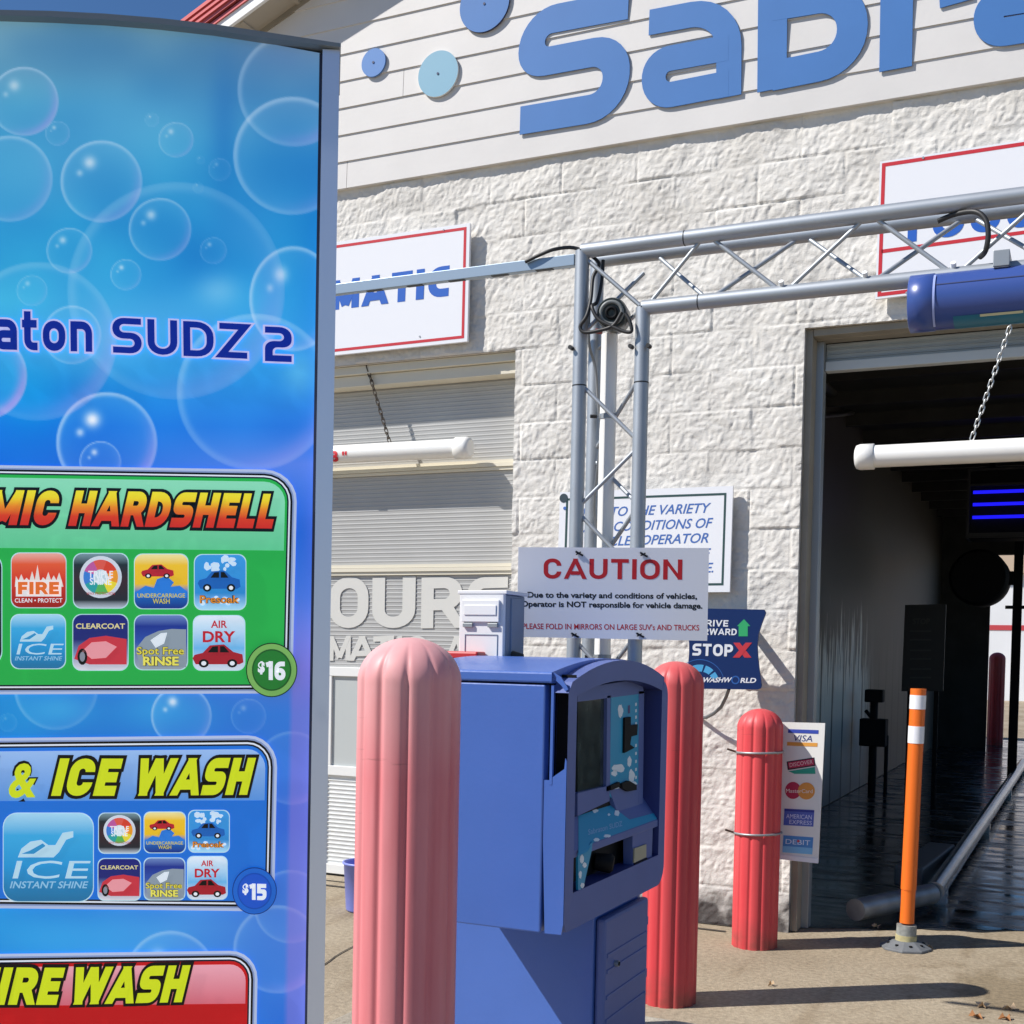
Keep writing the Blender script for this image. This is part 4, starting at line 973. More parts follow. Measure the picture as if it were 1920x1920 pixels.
# ================================================================== BOLLARDS
def bollard_mesh(name, R, Ht, mt):
    N = 240; dome = R*.86; prof = []
    for z in (0, .012, .02): prof.append((R*(1.0), z))
    for k in range(1, 13): prof.append((R, .02+(Ht-dome-.02)*k/12))
    for k in range(1, 19):
        a = math.pi/2*k/18; prof.append((R*math.cos(a)+.0006, Ht-dome+dome*math.sin(a)))
    def fl(th, z):
        q_ = ((th+.06) % (math.pi/6))-math.pi/12; q_ = math.pi/12-abs(q_); d = .05*math.exp(-(q_/.062)**2)+.012*(1-(math.sin(6*(th+.06)))**2)
        t = max(0, min(1, (Ht-z)/dome)); return 1-d*min(1, t*1.05)**.8
    b = MB(); b.lathe(prof, mt, n=N, fl=fl)
    return b
def bol_mat(nm, col, fade, bleach, ztop):
    m = mat(nm, col, rough=.48, spec=.4); n, l, p = nodes_of(m); tc = n.new('ShaderNodeTexCoord'); sx = n.new('ShaderNodeSeparateXYZ'); l.new(tc.outputs['Object'], sx.inputs[0])
    def noise(sc, scale, det=6):
        mp = n.new('ShaderNodeMapping'); mp.inputs['Scale'].default_value = sc; l.new(tc.outputs['Object'], mp.inputs[0])
        a = n.new('ShaderNodeTexNoise'); a.inputs['Scale'].default_value = scale; a.inputs['Detail'].default_value = det; l.new(mp.outputs[0], a.inputs['Vector']); return a.outputs['Fac']
    def mr(src, a, b, c=0, d=1):
        q = n.new('ShaderNodeMapRange'); q.inputs[1].default_value = a; q.inputs[2].default_value = b; q.inputs[3].default_value = c; q.inputs[4].default_value = d; l.new(src, q.inputs[0]); return q.outputs[0]
    def mix(f, c0, c1):
        q = n.new('ShaderNodeMixRGB'); l.new(f, q.inputs[0])
        for k, c in ((1, c0), (2, c1)):
            if isinstance(c, tuple): q.inputs[k].default_value = c+(1,)
            else: l.new(c, q.inputs[k])
        return q.outputs[0]
    def mul(a, b):
        q = n.new('ShaderNodeMath'); q.operation = 'MULTIPLY'; l.new(a, q.inputs[0]); l.new(b, q.inputs[1]); return q.outputs[0]
    c = mix(mr(noise((7, 7, .5), 3), .3, .72), col, fade)
    c = mix(mul(mr(sx.outputs['Z'], ztop-.30, ztop), mr(noise((1, 1, 1), 6), .2, .6, .35, .9)), c, bleach)
    c = mix(mul(mr(noise((1.2, 1.2, 14), 5), .66, .74), mr(noise((1, 1, 1), 2.2), .5, .62, 0, .45)), c, (.10, .03, .03))
    c = mix(mul(mr(sx.outputs['Z'], .16, .0), mr(noise((1, 1, 1), 14), .35, .65, .1, .7)), c, (.14, .07, .05))
    l.new(c, p.inputs['Base Color']); l.new(mr(noise((3, 3, 1), 8), .3, .7, .38, .6), p.inputs['Roughness'])
    return m
M_bol = bol_mat('red_bollard_cover', (.62, .045, .055), (.69, .085, .09), (.62, .12, .12), 1.3)
M_bolp = bol_mat('sun_faded_bollard', (.68, .17, .19), (.76, .28, .30), (.80, .47, .47), 1.28)
def bollard(x, y, z, R, Ht, mt, label):
    b = bollard_mesh('bollard', R, Ht, mt); o = b.build('bollard'); o.location = (x, y, z)
    tag(o, label, 'bollard', 'fluted red bollards'); return o
bollard(-1.39, -3.755, .12, .1185, 1.293, M_bolp, 'nearest bollard, a sun-faded pink fluted post before the blue pay station')
q2 = onY(1259, 1600, -1.47)
bollard(float(q2[0]), -1.47, 0, .112, 1.362, M_bol, 'tall red fluted bollard just behind the pay station screen')
b3 = bollard(-1.40, -.355, 0, .108, 1.14, M_bol, 'red fluted bollard with steel straps beside the card payment sign')
bx = onY(1868, 1300, 15.9); bollard(float(bx[0]), 15.9, 0, .13, 1.55, M_bol, 'dark red bollard far away outside the bay exit')

# card payment sign
PYs = -.275; pp_ = PY(PYs)
py_ = thing('payment_sign', 'narrow white sign of card logos strapped to the bollard by the bay', 'sign', onY(1500, 1480, PYs))
b = MB(); sheet(b, pp_, [(1466, 1354), (1547, 1356), (1534, 1618), (1453, 1609)], .01, mat('white_payment_sheet', (.80, .80, .76), rough=.4)); b.build('panel', py_, bevel=.002)
b = MB(); sheet(b, PlaneN((0, PYs-.004, 0), (0, -1, 0)), [(1453.5, 1601), (1534.5, 1610), (1534, 1619), (1453, 1610)], .003, M_signw); b.build('lip', py_)
logos = MB()
def Q(cs, mt, off=.001): flat(logos, cs, pp_, off, mt)
Q([(1478, 1367), (1535, 1369), (1534.5, 1376), (1477.5, 1374)], ink('#3a4fae')); Q([(1476, 1391), (1533, 1393), (1532.5, 1400), (1475.5, 1398)], ink('#e0a04a'))
text_fit(logos, 'VISA', pp_, (1486, 1389), (1523, 1390.5), (1489, 1378), ink('#2a3a7c'), .001, bold=.0)
Q([(1475, 1428), (1527, 1420), (1529, 1436), (1477, 1444)], ink('#2a2430')); Q([(1477.5, 1429.5), (1525, 1422.5), (1527, 1434), (1479.5, 1441)], ink('#c0395a'), .0016)
text_fit(logos, 'DISCOVER', pp_, (1481, 1438), (1524, 1431.5), (1480.5, 1431), ink('#f0d0d0'), .0022)
Q([(1478, 1446), (1528, 1438), (1529, 1451), (1490, 1451)], ink('#2fa58c'), .0008)
flat(logos, circ(1487, 1482, 15, 16, 28), pp_, .001, ink('#b82e52')); flat(logos, circ(1512, 1483, 16, 16, 28), pp_, .0016, ink('#e39a48'))
text_fit(logos, 'MasterCard', pp_, (1474, 1486), (1524, 1487), (1474, 1479), ink('#f4ece4'), .0022)
Q([(1471, 1516), (1527, 1519), (1525, 1550), (1469, 1547)], ink('#5468bd'))
Q([(1471, 1516), (1527, 1519), (1526.6, 1523.5), (1470.6, 1520.5)], ink('#333f96'), .0016)
text_fit(logos, 'AMERICAN', pp_, (1474, 1534), (1522, 1536.5), (1474.5, 1526), ink('#d6dcf2'), .0016); text_fit(logos, 'EXPRESS', pp_, (1480, 1544.5), (1522, 1547), (1480.5, 1537), ink('#d6dcf2'), .0016)
Q([(1469, 1566), (1525, 1570), (1523, 1602), (1467, 1598)], ink('#4f8fd0')); Q([(1467.6, 1586), (1524, 1590), (1523, 1602), (1467, 1598)], ink('#7fc0ea'), .0016)
text_fit(logos, 'DEBIT', pp_, (1473, 1582), (1519, 1585), (1473.5, 1573), ink('#dbe8f6'), .0016)
flat(logos, circ(1497, 1577, 2.5, 2.5, 12), pp_, .0022, ink('#d04a50')); logos.build('card_logo', py_)
for yy in (1407, 1556):
    zc = float(onY(1420, yy, PYs)[2]); b = MB(); ring = []
    for t in np.linspace(0, 2*math.pi, 40, endpoint=False): ring.append((-1.40+.113*math.cos(t), -.355+.113*math.sin(t), zc+.004*math.cos(t)))
    b.tube(ring, .0055, M_grey, n=6, closed=True)
    q = pp_(1462, yy+2, .004); b.tube([(-1.30, -.41, zc), q], .005, M_grey, n=6); b.tube([(-1.50, -.42, zc), (-1.535, -.44, zc+.012)], .005, M_chd, n=6); b.build('strap', py_)

# ================================================================== DELINEATOR POST
dp = onZ(1698, 1778); tp = onY(1722, 1291, float(dp[1]))
dl = thing('delineator_post', 'orange flexible post with two white bands on a grey base at the bay mouth', 'post', dp)
M_or = mat('orange_plastic', (.80, .16, .015), rough=.45, spec=.4); D0 = np.array([dp[0], dp[1], 0]); D1 = np.array([tp[0], tp[1], tp[2]])
ax = lambda h: D0+(D1-D0)*h
h_ = lambda y: (onY(1710, y, float(dp[1]))[2])/tp[2]
def fl_tube(mb, ha, hb, mt, r=.037, n=24, wob=0):
    mb.tube([ax(ha), ax((ha*2+hb)/3), ax((ha+hb*2)/3), ax(hb)], r, mt, n=n, rs=[r*1.0, r*.97, r*.97, r])
b = MB(); fl_tube(b, h_(1731), h_(1666), M_or, .034); fl_tube(b, h_(1668), h_(1291), M_or, .0365); b.build('post', dl)
for (ya, yb__) in ((1329, 1303), (1393, 1361)):
    b = MB(); b.tube([ax(h_(ya)), ax(h_(yb__))], .0378, mat('white_reflective_band', (.82, .83, .86), rough=.3), n=24); b.build('reflective_band', dl)
b = MB(); zc0, zc1, zc2 = [onY(1697, y, float(dp[1]))[2] for y in (1768, 1752, 1733)]
b.tube([ax(zc1/tp[2]), ax(zc2/tp[2])], .047, mat('grey_hinge', (.30, .31, .29), rough=.5, var=.3, vs=40), n=20); b.build('hinge', dl)
b = MB(); b.tube([(D0[0], D0[1], .03), ax(zc1/tp[2])], .05, mat('yellowed_collar', (.52, .46, .24), rough=.6, var=.3, vs=20), n=20); b.build('collar', dl)
M_bs = mat('grey_rubber_base', (.16, .17, .18), rough=.6, var=.15, vs=20)
b = MB(); b.lathe([(.122, 0), (.122, .01), (.112, .013), (.064, .038), (.05, .04), (.0, .04)], M_bs, n=8, o=(D0[0], D0[1], .001), smooth=False); bs_ = b.build('base', dl, bevel=.004)
b = MB()
for k in range(8):
    t = math.pi/4*k+math.pi/8; c = D0+np.array([.088*math.cos(t)*.93, .088*math.sin(t)*.93, .024]); b.tube([c-np.array([0, 0, .01]), c+np.array([0, 0, .006])], .008, M_bk, n=8)
b.build('bolt', bs_)

# ================================================================== PAY STATION
KX, KY0, KY1 = -1.147, -3.40, -2.60
KXc = float(onY(1020, 1600, KY0)[0]); KXl = -1.57; KZ0, KZ1 = .688, 1.337
ks = thing('pay_station', 'blue car wash pay station with a torn side panel, dark screen and card slots', 'pay station', (-1.35, -3.0, .12))
M_kb = mat('blue_powder_coat', (.07, .16, .51), rough=.32, spec=.5, var=.10, vs=2.2, bump=.04, bs=90, coat=.15)
M_kf = mat('blue_moulded_plastic', (.105, .15, .38), rough=.5, spec=.4, var=.05, vs=8)
M_kd = mat('dark_blue_recess', (.03, .045, .20), rough=.5)
def arch(y): t = (y-(KY0+KY1)/2)/((KY1-KY0)/2); return KZ1+.036*(1-t*t)
ys = [KY0+(KY1-KY0)*i/20 for i in range(21)]
zlip = float(onY(900, 1277, KY0)[2])
# cabinet: box with arched lid
b = MB(); b.box((KXl, KY0, KZ0), (KXc-.006, KY1, zlip-.004), M_kb); b.build('cabinet', ks, bevel=.004)
b = MB(); Lf = [(KXc+.012, y, arch(y)) for y in ys]+[(KXc+.012, KY1, zlip), (KXc+.012, KY0-.004, zlip)]
Lf[0] = (KXc+.012, KY0-.004, KZ1)
b.prism(Lf, (KXl-.006-KXc-.012, 0, 0), M_kb); b.build('lid', ks, bevel=.005)
# moulded front: ring around a recess, near side torn open
pk = PX(KX)
def kz(x, y): q = onX(x, y, KX); return (q[1], q[2])
oy0, oy1, oz0, oz1 = KY0+.004, KY1+.0, KZ0+.004, KZ1
def outline(inset, n=14):
    y0, y1, z0, z1 = oy0+inset, oy1-inset, oz0+inset, oz1-.03-inset
    pts = [(y0+.02, z0)]
    pts += [(y1-.06, z0)]+[(y1-.06+.06*math.sin(a), z0+.06-.06*math.cos(a)) for a in np.linspace(.3, 1.4, 4)]+[(y1, z0+.06)]
    pts += [(y1, z1-.06)]+[(y1-.05+.05*math.cos(a), z1-.05+.05*math.sin(a)+.0) for a in np.linspace(.2, 1.4, 5)]
    for t in np.linspace(.9, -.94, n): pts.append(((y0+y1)/2+t*(y1-y0)/2, z1+.062*(1-t*t)))
    pts += [(y0, z1-.02), (y0, z0+.03)]
    return pts
OUT = outline(0)
iy0, iy1 = kz(1083, 1400)[0], kz(1241, 1420)[0]; iz1 = kz(1083, 1305)[1]; iz0 = kz(1083, 1672)[1]
def nearest_in(p):   # inner rounded rectangle matching each outline vertex
    cy, cz = (iy0+iy1)/2, (iz0+iz1)/2; y = min(max(p[0], iy0), iy1); zt = iz1+.035*(1-((y-cy)/((iy1-iy0)/2))**2)
    z = min(max(p[1], iz0), zt)
    if iy0 < y < iy1 and iz0 < z < zt:
        z = zt if p[1] > cz else iz0
    if p[1] >= zt: z = zt
    return (y, z)
INN = [nearest_in(p) for p in OUT]
N_ = len(OUT); D_ = .062
fr_ = [(KX, y, z) for y, z in OUT]; bk_ = [(KXc+.013, y, z) for y, z in OUT]; inr = [(KX-.004, y, z) for y, z in INN]; inb = [(KX-D_, y, z) for y, z in INN]
b = MB()
b.mesh(fr_+inr, [[i, (i+1) % N_, (i+1) % N_+N_, i+N_] for i in range(N_)], M_kf)
b.mesh(inr+inb, [[i, (i+1) % N_, (i+1) % N_+N_, i+N_] for i in range(N_)], M_kd)
# outer side wall, leaving the torn gap on the near side above z_t
z_t = float(onY(1035, 1452, KY0)[2]); sf = []
for i in range(N_):
    k = (i+1) % N_
    if OUT[i][0] <= oy0+.001 and OUT[k][0] <= oy0+.001: continue
    sf.append([i, i+N_, k+N_, k])
b.mesh(fr_+bk_, sf, M_kf)
b.poly([(KX-D_-.0005, y, z) for y, z in OUT][::1], M_kd)
fo = b.build('front_moulding', ks)
# near side strip below the tear, jagged upper edge
jag = [(1016, 1462), (1030, 1463), (1038, 1456), (1048, 1449), (1058, 1442), (1060, 1422), (1063, 1428), (1066, 1432)]
b = MB(); low = [(1066.5, 1700), (1065, 1733), (1052, 1753), (1021, 1750)]
P = [onY(x, y, KY0+.003) for x, y in jag+low]; P = [(min(q[0], KX-.001), q[1], q[2]) for q in P]; b.prism(P[::-1], (0, .004, 0), M_kb)
P = [onY(x, y, KY0+.003) for x, y in ((1031, 1262), (1036, 1260), (1052, 1270), (1063, 1288), (1065, 1293), (1060, 1296), (1052, 1285), (1040, 1274))]; b.prism(P[::-1], (0, .004, 0), M_kb)
tp_ = b.build('side_panel', ks); tp_['label'] = 'torn blue side strip below the black gap'
b = MB(); g0 = onY(1036.5, 1470, KY0+.02); g1 = onY(1037, 1275, KY0+.02)
b.box((KXc-.004, KY0+.03, KZ0+.03), (KX-D_-.004, KY1-.03, KZ1-.02), M_bk); b.box((g0[0]-.002, KY0+.002, g0[2]), (g0[0]+.005, KY0+.012, g1[2]-.012), M_kb); b.build('inner_frame', ks)
gz0 = float(onY(1045, 1475, KY0)[2]); b = MB(); b.box((KXc+.001, iy0-.009, gz0), (KX-.0045, iy0-.005, KZ1-.006), M_bk); b.build('gap_dark_plate', ks)  # black plate added to stand for the dark inside of the tear
# recess furniture on its back plane
BKX = KX-D_; pr_k = PX(BKX)
def slab(mb, pts, X0, th, mt):      # pixel outline extruded towards +X from X0
    P = [onX(x, y, X0+th) for x, y in pts]
    A = sum(np.cross(P[i]-P[0], P[(i+1) % len(P)]-P[0]) for i in range(len(P)))
    if A[0] < 0: P = P[::-1]
    mb.prism(P, (-th, 0, 0), mt)
b = MB()
for pts in ([(1083, 1292), (1202, 1272), (1208, 1300), (1083, 1316)], [(1083, 1487), (1143, 1473), (1143, 1502), (1083, 1530)], [(1138.5, 1305), (1145, 1304), (1144, 1482), (1137, 1484)], [(1198, 1296), (1208, 1296), (1205, 1545), (1197, 1548)], [(1143, 1482), (1197, 1470), (1197, 1530), (1160, 1530)]):
    slab(b, pts, BKX, .016, M_kf)
b.build('bezel', ks, bevel=.003)
b = MB(); slab(b, [(1083, 1314), (1140, 1307), (1140, 1483), (1083, 1490)], BKX+.0005, .006, mat('dark_screen_glass', (.045, .06, .055), rough=.12, spec=.6, var=.6, vs=14)); b.build('screen', ks)
M_tl = mat('teal_cloud_decal', (.02, .33, .56), rough=.4); Wc = ink('#e6eef4'); RD = ink('#d2452f')
X2 = BKX+.011; pd2 = PX(X2+.0042)
dec = MB(); slab(dec, [(1146, 1304), (1200, 1298), (1197, 1488), (1155, 1503), (1143, 1492)], BKX+.0005, .0147, M_tl)
dco = dec.build('decal', ks); dco['label'] = 'teal cloud decal around the card readers'
b = MB()
def blob(cx, cy, rx, ry, mt, pl, off):
    rnd_ = random.Random(int(cx*7+cy)); flat(b, [(cx+rx*(.75+.4*rnd_.random())*math.cos(t), cy+ry*(.75+.4*rnd_.random())*math.sin(t)) for t in np.linspace(0, 2*math.pi, 16, endpoint=False)], pl, off, mt)
pz = PX(BKX+.0153)
for q in ((1163, 1334, 5, 13), (1180, 1428, 4, 10), (1160, 1440, 12, 8), (1152, 1450, 6, 6), (1170, 1482, 20, 9), (1188, 1476, 9, 10), (1156, 1488, 10, 8), (1184, 1455, 6, 12)): blob(*q, Wc, pz, .0004)
for k, yy in enumerate((1318, 1330, 1342, 1354, 1395, 1410, 1425, 1440, 1455)): flat(b, [(1190.5, yy), (1193.5, yy-.6), (1193.5, yy+5), (1190.5, yy+6)], pz, .0008, Wc)
flat(b, [(1177, 1323), (1181, 1322), (1181, 1337), (1177, 1338)], pz, .0008, ink('#5a4a7c'))
b.build('cloud_print', dco)
for pts, th_ in (([(1172, 1346), (1183, 1344), (1183, 1360), (1196, 1358), (1195, 1378), (1184, 1381), (1182, 1396), (1190, 1402), (1171, 1412)], .006), ([(1167, 1470), (1180, 1464), (1194, 1472), (1194, 1481), (1178, 1484), (1167, 1477)], .01), ([(1145, 1474), (1162, 1466), (1163, 1475), (1146, 1482)], .008)):
    b = MB(); slab(b, pts, BKX+.016, th_, M_bk); b.build('card_reader', ks, bevel=.002)
# sloping console
cz_ = lambda x, y, X=KX: onX(x, y, X)
yA, yB = iy0+.002, iy1-.002
zt_ = float(onX(1100, 1521, BKX)[2]); zs_ = float(onX(1110, 1582, KX-.01)[2]); zl = float(onX(1100, 1682, KX)[2])
b = MB()
# wedge across the recess: top edge at back (zt_), front edge at KX-.008 (zs_)
wy1 = float(onX(1232, 1530, KX-.02)[1]); wy0 = yA
b.mesh([(BKX, wy0, zt_), (BKX, wy1, zt_), (KX-.008, wy1, zs_), (KX-.008, wy0, zs_), (KX-.008, wy1, zs_-.02), (KX-.008, wy0, zs_-.02), (BKX, wy0, zs_-.02), (BKX, wy1, zs_-.02)],
       [[0, 3, 2, 1], [3, 5, 4, 2], [5, 6, 7, 4], [0, 6, 5, 3], [1, 2, 4, 7]], M_kf)
b.build('console', ks, bevel=.003)
pn = np.array([zt_-zs_, 0, (KX-.008)-BKX]); pw = PlaneN((BKX, wy0, zt_), pn)
b = MB(); flat(b, [(1084, 1530), (1143, 1509), (1180, 1537), (1229, 1524), (1231, 1536), (1112, 1580), (1100, 1598), (1084, 1605)], pw, .001, M_tl)
co = b.build('decal', ks); co['label'] = 'teal decal on the sloping console'
b = MB(); text_fit(b, 'Sabraton SUDZ', pw, (1102, 1566), (1166, 1549), (1102, 1556), ink('#9fc3e4'), .0018, bold=.0)
for q in ((1115, 1521, 6, 4), (1156, 1525, 5, 6), (1141, 1528, 2.5, 2.5), (1118, 1575, 6, 3.5), (1138, 1568, 7, 3)): blob(*q, Wc, pw, .0018)
b.build('cloud_print', co)
pf = PX(KX-.0075)
b = MB(); slab(b, [(1084, 1600), (1100, 1590), (1111, 1578), (1110, 1592), (1092, 1673), (1084, 1674)], KX-.012, .006, M_tl); c3 = b.build('decal', ks)
b = MB(); pf2 = PX(KX-.0058)
for q in ((1091, 1611, 4, 9), (1096, 1622, 4, 5), (1088, 1640, 3, 8), (1092, 1660, 4, 5), (1088, 1670, 2.5, 4)): blob(*q, Wc, pf2, .0004)
b.build('cloud_print', c3)
b = MB()
slab(b, [(1186, 1567), (1224, 1550), (1222, 1610), (1186, 1632)], KX-.04, .028, M_kf)
slab(b, [(1090, 1674), (1204, 1628), (1206, 1656), (1088, 1700)], KX-.03, .026, M_kf)
slab(b, [(1214, 1618), (1240, 1606), (1240, 1636), (1214, 1652)], KX-.03, .026, M_kf)
b.build('ledge', ks, bevel=.004)
b = MB(); slab(b, [(1190, 1591), (1212, 1583), (1212, 1607), (1189, 1618)], KX-.011, .004, mat('cream_slot_plate', (.42, .39, .27), rough=.5)); slab(b, [(1190, 1619), (1214, 1608), (1213, 1622), (1189, 1630)], KX-.011, .003, M_bk); b.build('receipt_slot', ks)
q = onX(1132, 1618, KX-.035); b = MB(); b.tube([q+np.array([-.02, -.012, .004]), q+np.array([.02, 0, .0]), q+np.array([.028, .002, -.001])], .028, M_bk, n=20, rs=[.024, .027, .02]); b.build('coin_knob', ks)
# pedestal
PXf, PY0, PY1 = -1.177, -3.03, -2.64; PXl = -1.80
b = MB(); b.box((PXl, PY0, .121), (PXf-.03, PY1, KZ0-.001), M_kb); b.build('pedestal', ks, bevel=.004)
b = MB(); b.box((PXf-.029, PY0+.012, .125), (PXf, PY1-.004, KZ0-.035), M_kf); pdr = b.build('pedestal_door', ks, bevel=.01)
b = MB()
for yy in (1786, 1815, 1862, 1905):
    zc = float(onX(1150, yy, PXf)[2]); b.box((PXf-.001, PY0+.03, zc-.006), (PXf+.003, PY1-.02, zc+.006), M_kf)
b.build('rib', pdr, bevel=.002)
q = onX(1153, 1806, PXf); b = MB(); b.tube([q, q+np.array([.012, 0, 0])], .009, M_grey, n=14); b.tube([q+np.array([.012, 0, 0]), q+np.array([.014, 0, 0])], .006, M_bk, n=10); b.build('lock', pdr)
for zz in (.25, .42, .58):
    b = MB(); b.tube([(PXf-.008, PY1-.004, zz-.012), (PXf-.008, PY1-.004, zz+.012)], .007, M_kf, n=8); b.build('hinge', pdr)

# utility box behind the pay station
UY = -2.93
ub0 = onY(862, 1112, UY); ub1 = onY(945, 1112, UY)
UD = float(onX(985, 1112, float(ub1[0]))[1])-UY
ub = thing('utility_box', 'white metal box with hinged lid and latches rising behind the pay station', 'box', ((ub0[0]+ub1[0])/2, UY+.07, KZ0))
M_ub = mat('white_enamel', (.80, .80, .80), rough=.35); M_ug = mat('slate_grey_side', (.22, .27, .34), rough=.45, var=.06, vs=8)
UW = ub1[0]-ub0[0]; UZ = float(ub0[2]); zl1 = float(onY(900, 1166, UY)[2]); zl0 = float(onY(900, 1125, UY)[2])
b = MB(); b.box((ub0[0], UY, KZ0+.001), (ub1[0], UY+.016, UZ), M_ub); b.build('front_panel', ub, bevel=.003)
b = MB(); b.box((ub0[0]+.004, UY+.017, KZ0+.001), (ub1[0]-.001, UY+UD, UZ-.004), M_ug); b.box((ub1[0]-.004, UY+.05, KZ0+.002), (ub1[0]+.003, UY+UD-.02, UZ-.012), M_ug); b.build('body', ub, bevel=.003)
b = MB(); b.box((ub0[0]-.006, UY-.002, UZ-.003), (ub1[0]+.01, UY+UD+.004, UZ+.008), M_ub); b.build('top', ub, bevel=.002)
b = MB(); b.box((ub0[0]+.012, UY-.008, zl1), (ub1[0]-.012, UY-.001, zl0), M_ub); b.box((ub0[0]+.02, UY-.011, zl1+.02), (ub1[0]-.02, UY-.0085, zl0-.015), M_ub); b.build('lid', ub, bevel=.003)
for k in (.22, .78):
    b = MB(); xk = ub0[0]+UW*k; b.box((xk-.016, UY-.009, zl1-.016), (xk+.016, UY-.0004, zl1-.004), M_grey); b.build('latch', ub, bevel=.001)
b = MB(); zp = float(onY(900, 1190, UY)[2]); 
for (xa, xb, za, zb_) in ((.14, .88, zp-.001, zp+.001), (.14, .152, .95, zp-.0015), (.868, .88, .95, zp-.0015)): b.box((ub0[0]+UW*xa, UY-.002, za), (ub0[0]+UW*xb, UY-.0004, zb_), M_ug)
b.build('groove', ub)
b = MB(); r0 = onY(846, 1224, UY-.05); r1_ = onY(898, 1227, UY-.05); b.box((r0[0]-.08, UY-.06, r1_[2]-.016), (r1_[0], UY-.001, r1_[2]+.008), mat('red_tray', (.55, .03, .035), rough=.4)); b.build('tray', ub, bevel=.006)
q = onY(988, 1228, UY+.04); b = MB(); b.tube([(ub1[0]+.003, UY+.06, q[2]), (ub1[0]+.03, UY+.06, q[2]-.004), (ub1[0]+.035, UY+.06, q[2]-.05)], .012, M_chd, n=8); b.build('hasp', ub)

# blue bucket near the garage door
bn = onZ(690, 1708); M_bin = mat('blue_bucket', (.22, .26, .68), rough=.4)
b = MB(); b.lathe([(0, .004), (.095, .004), (.10, .012), (.115, .25), (.122, .252), (.122, .262), (.112, .262), (.11, .25), (.095, .02), (0, .018)], M_bin, n=28, o=(bn[0]-.02, bn[1], 0))
tag(b.build('bucket'), 'blue plastic bucket on the pavement peeking out left of the nearest bollard', 'bucket')

# leaves
def leaf(x, y, s_, rot, mt, label):
    c = onZ(x, y, .006); b = MB(); pts = []
    for k in range(10):
        t = 2*math.pi*k/10+rot; rr = s_*(1.0 if k % 2 == 0 else .5)*(1+.5*abs(math.cos(t-rot)))
        pts.append((c[0]+rr*math.cos(t), c[1]+rr*math.sin(t), .008+.012*math.sin(3*t)+.008*(k % 2)))
    vs = [(c[0], c[1], .006)]+pts; b.mesh(vs, [[0, 1+k, 1+(k+1) % 10] for k in range(10)], mt)
    tag(b.build('fallen_leaf'), label, 'leaf', 'dry leaves on the pavement')
LT = mat('tan_dry_leaf', (.62, .44, .26), rough=.7); LB = mat('brown_dry_leaf', (.38, .17, .06), rough=.7)
leaf(1842, 1886, .022, .3, LT, 'tan leaf lying farthest left of the leaf litter')
leaf(1892, 1890, .026, 1.2, LT, 'largest tan curled leaf in the bottom right corner')
leaf(1830, 1905, .024, 2.0, LB, 'brown leaf nearest the bottom edge of the litter')
leaf(1885, 1909, .02, .9, LB, 'brown leaf tucked under the tan curled leaf')
leaf(1643, 1738, .018, .5, LT, 'pale leaf scrap on the sunlit strip by the bay floor')
leaf(1742, 1776, .02, 1.9, LT, 'pale leaf scrap right beside the orange post base')
leaf(1446, 1846, .012, 1.4, LT, 'tiny pale scrap alone on the open pavement')

# ================================================================== MENU SIGN
SP = atd(592, 900, 2.3); SN = np.array([.551, -.834, 0]); sp = PlaneN(SP, SN); SE = np.array([.834, .551, 0])
ms = thing('menu_sign', 'tall arched menu board with blue bubble print and wash prices', 'menu board', (SP[0]-.6*SE[0], SP[1]-.6*SE[1], 0))
# panel outline (pixels): right edge, arched top
arc_top = [(-560, 130), (-480, 96), (-380, 66), (-280, 48), (-150, 38), (0, 39), (100, 42), (200, 47), (300, 55), (400, 66), (500, 81), (603, 100)]
b = MB(); pn_ = arc_top+[(592, 900), (572, 1920), (568, 2300), (-560, 2300)]
P = [sp(x, y, -.0015) for x, y in pn_]; b.prism(P[::-1], -SN*.0185, mat('acrylic_edge', (.3, .45, .7), rough=.3)); fp = b.build('face_panel', ms)
gx = np.concatenate([np.arange(-560, -24, 12.), np.arange(-24, 604, 2.3)]); gv = np.concatenate([np.arange(0, 1930, 2.6), np.arange(1930, 2301, 12.)])/2300
TX = np.interp(gx, [q[0] for q in arc_top], [q[1] for q in arc_top])
PXg = np.repeat(gx[None, :], len(gv), 0); PYg = TX[None, :]+(2300-TX[None, :])*gv[:, None]
PXg = PXg/603.*1.0; lim = 603-(PYg-100)*.0171; PXg = np.where(PXg > 0, PXg*lim, PXg*603.)     # right edge follows the leaning frame
stops = [(40, (112, 150, 188), (98, 128, 168)), (130, (92, 146, 192), (84, 132, 184)), (200, (78, 156, 208), (70, 132, 196)), (300, (66, 160, 214), (42, 126, 204)), (420, (48, 152, 218), (30, 126, 208)),
         (560, (58, 166, 226), (32, 130, 216)), (700, (28, 142, 226), (40, 132, 226)), (800, (14, 104, 220), (36, 110, 222)), (870, (14, 98, 216), (84, 116, 226)), (1000, (14, 102, 216), (36, 100, 216)),
         (1250, (30, 140, 220), (104, 112, 222)), (1340, (18, 130, 216), (56, 120, 222)), (1550, (18, 120, 214), (64, 110, 222)), (1740, (30, 142, 226), (84, 130, 228)), (1920, (18, 122, 216), (44, 110, 222)), (2300, (18, 110, 210), (40, 100, 215))]
sy = [q[0] for q in stops]; tt = np.clip(PXg/590., 0, 1)
rgb = np.stack([np.interp(PYg, sy, [q[1][c] for q in stops])*(1-tt)+np.interp(PYg, sy, [q[2][c] for q in stops])*tt for c in range(3)], -1)/255.
cl_ = (vn(PXg+600, PYg, 170, 21)-.5)*.7+(vn(PXg+600, PYg, 80, 22)-.5)*.4
rgb[..., 1] *= 1.08
rgb = rgb*(1+cl_[..., None]*np.array([.55, .28, .10]))
def over(a, col):
    global rgb
    a = np.clip(a, 0, 1)[..., None]; rgb = rgb*(1-a)+np.array(col)/255.*a
